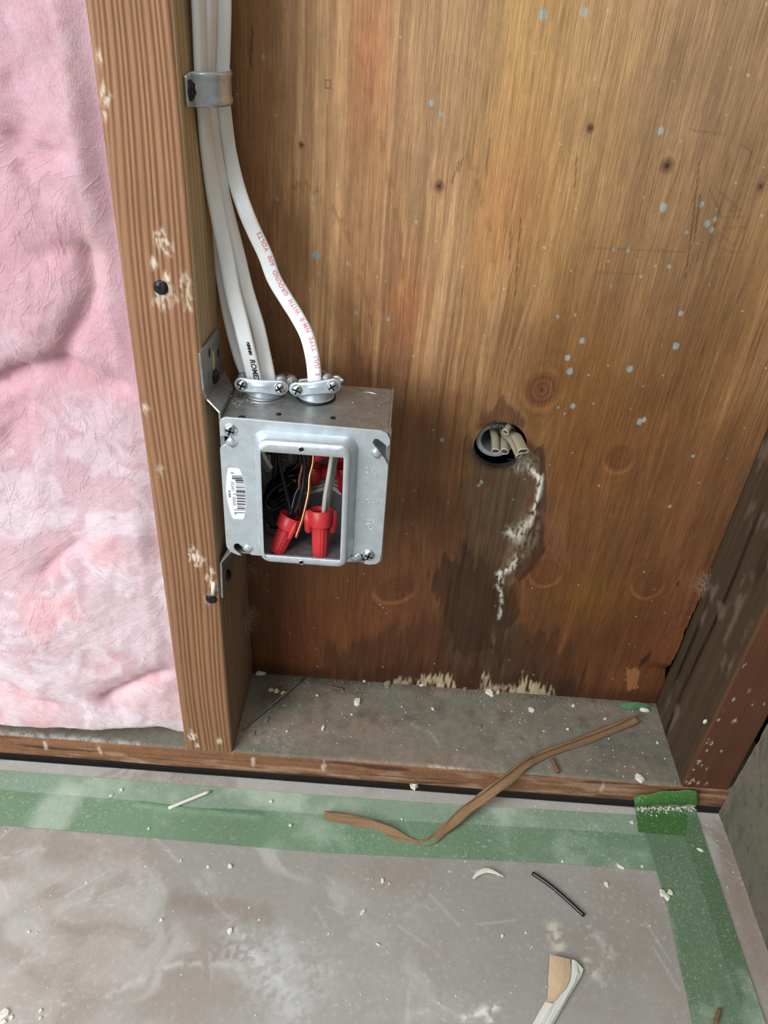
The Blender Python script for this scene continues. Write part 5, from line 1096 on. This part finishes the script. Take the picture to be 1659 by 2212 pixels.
def chip(px, py, spx, label, name='plaster_chip', mat=M_plaster, z=ZF, asp=1.0, th=.35, seed=None, cat='plaster chip', rot=None, grp='white plaster chips'):
    rr = random.Random(int(px*7+py)); c = at(px, py, 'z', z); sc = (at(px+1, py, 'z', z)-c).length; r = spx*sc/2; a0 = rr.random()*3 if rot is None else rot; bm = bmesh.new(); h = r*th
    for k in range(9):
        a = 2*math.pi*k/9+rr.random()*.4; q = .72+.45*rr.random(); x = r*q*math.cos(a); y = r*q*math.sin(a)/asp
        for zz in (0, h*(.6+.6*rr.random())): f = 1 if zz == 0 else .78; bm.verts.new((x*f, y*f, zz))
    bmesh.ops.convex_hull(bm, input=bm.verts[:]); bmesh.ops.subdivide_edges(bm, edges=bm.edges[:], cuts=1, use_grid_fill=True)
    for v in bm.verts: v.co += Vector((rr.gauss(0, r*.05), rr.gauss(0, r*.05), abs(rr.gauss(0, h*.10)) if v.co.z > h*.1 else 0))
    bm.transform(Matrix.Rotation(a0, 4, 'Z')); o = bm_obj(name, bm, mat); o.location = (c.x, c.y, z+.0001); tag(o, label, cat, grp); return o
T1_, T2_ = ZF+.0008, ZF+.0010
chips = [(894, 1697, 24, 'largest white plaster lump, on the floor edge against the bottom plate', 1.1, .9, 0), (1055, 1879, 1, '', 1, 1, 9), (1310, 1911, 14, 'white chip right of the curved black wire piece', 1.6, .4, 0),
         (1338, 1871, 22, 'long thin white flake at the green tape edge', 3, .3, 1), (1387, 1872, 9, 'small white flake at the inner tape corner', 1.5, .3, 1), (1215, 1861, 8, 'small white chip on the tape above the curved black wire piece', 1.4, .5, 1),
         (826, 1903, 11, 'left of two white chips under the middle of the green tape', 1.3, .5, 0), (841, 1909, 6, 'right, smaller of two white chips below the green tape', 1.3, .5, 0), (497, 2012, 15, 'angular white chip in the middle of the left floor', 1.2, .5, 0),
         (348, 1988, 10, 'flat white chip left of the angular floor chip', 1.3, .5, 0), (783, 1972, 16, 'oval white chip below the twisted brown paper', 1.8, .45, 0), (817, 2041, 14, 'thin white sliver on the central floor', 4, .4, 0), (62, 2013, 9, 'small white chip near the left floor edge', 1.7, .5, 0),
         (8, 2192, 26, 'large white chip in the bottom left corner', 1.2, .4, 0), (24, 2198, 12, 'small white chip beside the large bottom left chip', 1.2, .5, 0), (88, 2184, 9, 'upper of two round white crumbs near the bottom left', 1, .8, 0), (88, 2200, 8, 'lower of two round white crumbs near the bottom left', 1, .8, 0),
         (8, 2209, 16, 'white chip cut by the bottom edge at the left', 1.3, .4, 0), (240, 1719, 11, 'white chip on the pale tape, left of the white wire piece', 1.8, .5, 1), (262, 1707, 8, 'round white crumb on the pale tape strip', 1, .7, 1), (321, 1790, 7, 'white crumb on the wide tape below the white wire piece', 1.1, .5, 2), (585, 1732, 8, 'white crumb on the tape right of the white wire piece', 1.1, .6, 1),
         (627, 1783, 9, 'white crumb on the wide tape left of the brown paper end', 1.1, .6, 2), (450, 1873, 8, 'white crumb on the floor below the tape, left of a round pair', 1.1, .6, 0), (498, 1872, 12, 'round white crumb right of its neighbour below the tape', 1, .6, 0), (1512, 1837, 17, 'long white sliver on the outer tape by the side wall', 2.4, .4, 2),
         (943, 1795, 6, 'tiny white crumb on the tape under the paper bend', 1.1, .6, 2), (868, 1770, 5, 'tiny white crumb on the tape left of the paper bend', 1.1, .6, 1), (1365, 1777, 10, 'white crumb on the tape seam left of the bright green patch', 1.1, .6, 1), (538, 1961, 5, 'tiny white crumb in the centre left floor', 1.2, .6, 0), (1085, 2022, 9, 'small white chip on the floor left of the cream patch', 1.5, .5, 0),
         (1136, 2015, 7, 'tiny white chip close to the cream patch', 1.4, .5, 0), (560, 1987, 6, 'tiny white crumb above the angular floor chip', 1.2, .6, 0), (375, 1968, 5, 'tiny crumb above the flat white chip', 1.2, .6, 0), (187, 1907, 6, 'tiny white crumb on the upper left floor', 1.2, .6, 0), (391, 1859, 6, 'tiny white crumb just below the tape, centre left', 1.2, .6, 0), (710, 2018, 6, 'tiny white crumb on the floor between angular chip and sliver', 1.2, .6, 0)]
ZL = [ZF, ZF+.0008, ZF+.0012]
for px, py, s_, lb, asp, th, lv in chips:
    if lv == 9: continue
    chip(px, py, s_, lb, asp=asp, th=th, z=ZL[lv])
sill_chips = [(772, 1517, 20, 'angular white chip left of centre on the bottom plate', 1.2, .5, M_plaster), (698, 1572, 18, 'curled white sliver on the bottom plate, left part', 2.4, .4, M_plaster), (1057, 1497, 22, 'ragged white flake by the plywood foot, in the centre', 1.3, .4, M_plaster), (1076, 1496, 12, 'buff wood flake touching the ragged white flake', 1.6, .4, M_cream),
              (1148, 1534, 20, 'flat pale chip on the bottom plate right of centre', 1.5, .3, M_plaster), (1382, 1682, 24, 'rough white chip at the front right of the bottom plate', 1.3, .35, M_plaster), (1392, 1535, 22, 'white chip at the rear right below the green scrap', 2.0, .4, M_plaster), (910, 1480, 12, 'small white chip against the plywood foot', 1.3, .5, M_plaster),
              (564, 1456, 26, 'long white chip in the rear left corner', 2.6, .4, M_plaster), (1307, 1553, 9, 'small white chip beside the twisted paper tip', 2.0, .4, M_plaster), (1238, 1525, 10, 'small white chip between the flat chip and the green scrap', 1.6, .4, M_plaster), (935, 1532, 9, 'small white chip above the middle of the bottom plate', 1.5, .4, M_plaster), (787, 1471, 9, 'white crumb at the plywood foot, left part', 1.2, .6, M_plaster),
              (838, 1478, 22, 'grey mortar lump at the plywood foot', 1.2, .5, M_greychip), (1004, 1489, 12, 'small grey mortar crumb at the plywood foot', 1.2, .6, M_greychip), (1036, 1570, 14, 'dark grey mortar crumb in the middle of the bottom plate', 1.2, .5, M_greychip), (545, 1586, 16, 'pale grey crumb heap against the stud foot', 1.2, .5, M_greychip), (575, 1556, 16, 'dark grey crumb near the dull rod', 1.2, .6, M_greychip),
              (586, 1491, 14, 'left of three cream crumbs in the rear left corner', 1.2, .6, M_cream), (597, 1494, 13, 'middle one of three cream crumbs in the rear left corner', 1.1, .6, M_cream), (613, 1499, 14, 'right of three cream crumbs beside the dull rod', 1.4, .6, M_cream), (760, 1544, 6, 'tiny white crumb under the angular plate chip', 1.1, .6, M_plaster), (620, 1580, 6, 'tiny white crumb on the bottom plate by the stud', 1.1, .6, M_plaster), (1175, 1580, 5, 'tiny white crumb above the twisted paper', 1.1, .6, M_plaster),
              (1226, 1576, 7, 'round white crumb touching the upper part of the twisted paper', 1.1, .6, M_plaster), (1420, 1605, 7, 'small white crumb at the foot of the dark stud', 1.1, .6, M_plaster), (868, 1527, 5, 'tiny white crumb right of the angular plate chip', 1.1, .6, M_plaster), (685, 1502, 7, 'white crumb near the tip of the dull rod', 1.1, .6, M_plaster)]
for px, py, s_, lb, asp, th, mt in sill_chips:
    chip(px, py, s_, lb, asp=asp, th=th, z=.0002, mat=mt, name='plaster_chip' if mt is M_plaster else 'crumb', cat='plaster chip' if mt is M_plaster else 'crumb', grp='debris on the bottom plate')
# curved white plaster shaving
sv = sweep('plaster_shaving', catmull([fl(x, y, .0022) for x, y in ((1022, 1898), (1033, 1887), (1050, 1880), (1068, 1884), (1088, 1894))], 8), [(a, b) for a, b in stadium(.0034, .0016, 4)], (0, 0, 1), M_plaster, scale=lambda t: .35+.9*math.sin(math.pi*min(1, t*1.05+.02)))
recenter(sv); tag(sv, 'crescent-shaped white plaster shaving on the floor below the brown paper', 'plaster chip')
for k, (px, py, s_) in enumerate(((1430, 1930, 18), (1440, 1938, 17), (1447, 1928, 14))):
    chip(px, py, s_, ('left', 'lower', 'upper right')[k]+' crumb of the white cluster on the inner tape strip', asp=1.2, th=.5, z=ZL[2])
# loose curved flake on the dark stud and the tape scrap
p = wy(1521, 1557, 0); bm = bmesh.new(); bmesh.ops.create_icosphere(bm, subdivisions=2, radius=.0016); bm.transform(Matrix.Scale(.5, 4, (0, 1, 0)) @ Matrix.Scale(1.6, 4, (0, 0, 1))); o = bm_obj('plaster_chip', bm, M_plaster, None, True); o.location = (p.x+.0005, -.0008, p.z); tag(o, 'white plaster blob stuck to the edge of the dark stud', 'plaster chip')
P = [sl(x, y, .0015+d) for x, y, d in ((1338, 1527, 0), (1343, 1519, .002), (1375, 1517, .004), (1400, 1521, .004), (1408, 1526, .001), (1396, 1528, .0), (1360, 1533, .0))]
o = mesh_obj('tape_scrap', P, [tuple(range(len(P)))], M_tape_plain, None, smooth=False); md = o.modifiers.new('t', 'SOLIDIFY'); md.thickness = .0004; recenter(o); tag(o, 'small crumpled green tape scrap at the rear right of the bottom plate', 'tape')

# fine dust: uncountable crumbs
def dust(name, n, area_, mat, label, seed, smin=.00025, smax=.0008, heavy=None):
    rr = random.Random(seed); V = []; F = []; k = 0
    base = [(1, 0, 0), (-.5, .87, 0), (-.5, -.87, 0), (0, 0, 1.0)]
    while k < n:
        x, y, z = area_(rr)
        s = smin+(smax-smin)*rr.random()**4; a = rr.random()*6.3; b0 = len(V); q = .6+.8*rr.random()
        for bx, by, bz in base: V.append((x+s*(bx*math.cos(a)-by*q*math.sin(a)), y+s*(bx*math.sin(a)+by*q*math.cos(a)), z+s*bz*.8))
        F += [(b0, b0+1, b0+3), (b0+1, b0+2, b0+3), (b0+2, b0, b0+3), (b0, b0+2, b0+1)]; k += 1
    o = mesh_obj(name, V, F, mat, None, smooth=False); tag(o, label, 'dust', kind='stuff')
dust('plaster_dust', 1500, lambda r: (r.uniform(-.30, .41), -.004-r.random()*.33, ZF+.0001), M_plaster, 'fine white plaster dust scattered over the floor and tape', 5, .0002, .0011)
def heel(r):
    a = r.random(); x = .01+r.random()*.35; y = D-.002-abs(r.gauss(0, .008)); return (x, max(y, .03), .0002)
dust('plaster_dust', 500, lambda r: (r.uniform(.004, .368), r.uniform(.003, .085), .0003), M_plaster, 'fine pale dust scattered on the bottom plate', 6, .0002, .0010)
dust('mortar_grit', 420, heel, M_greychip, 'grey grit gathered along the foot of the plywood', 7, .0004, .0018)
def nut_pile(r):
    u = r.random(); a = fl(1372, 1744, .001).lerp(fl(1500, 1741, .001), u); return (a.x, a.y-.001+abs(r.gauss(0, .003))*-1, ZF+.0024)
dust('plaster_dust', 420, nut_pile, M_plaster, 'line of grey-white grit along the fold of the green tape', 8, .0003, .0012)
def boxdust(r):
    a = sl(522, 862, BZ1); return (a.x+r.gauss(0, .004), a.y-.003+r.gauss(0, .006), BZ1+.0002)
dust('plaster_dust', 90, boxdust, M_plaster, 'white dust on top of the box beside the left connector', 9, .0002, .0006)
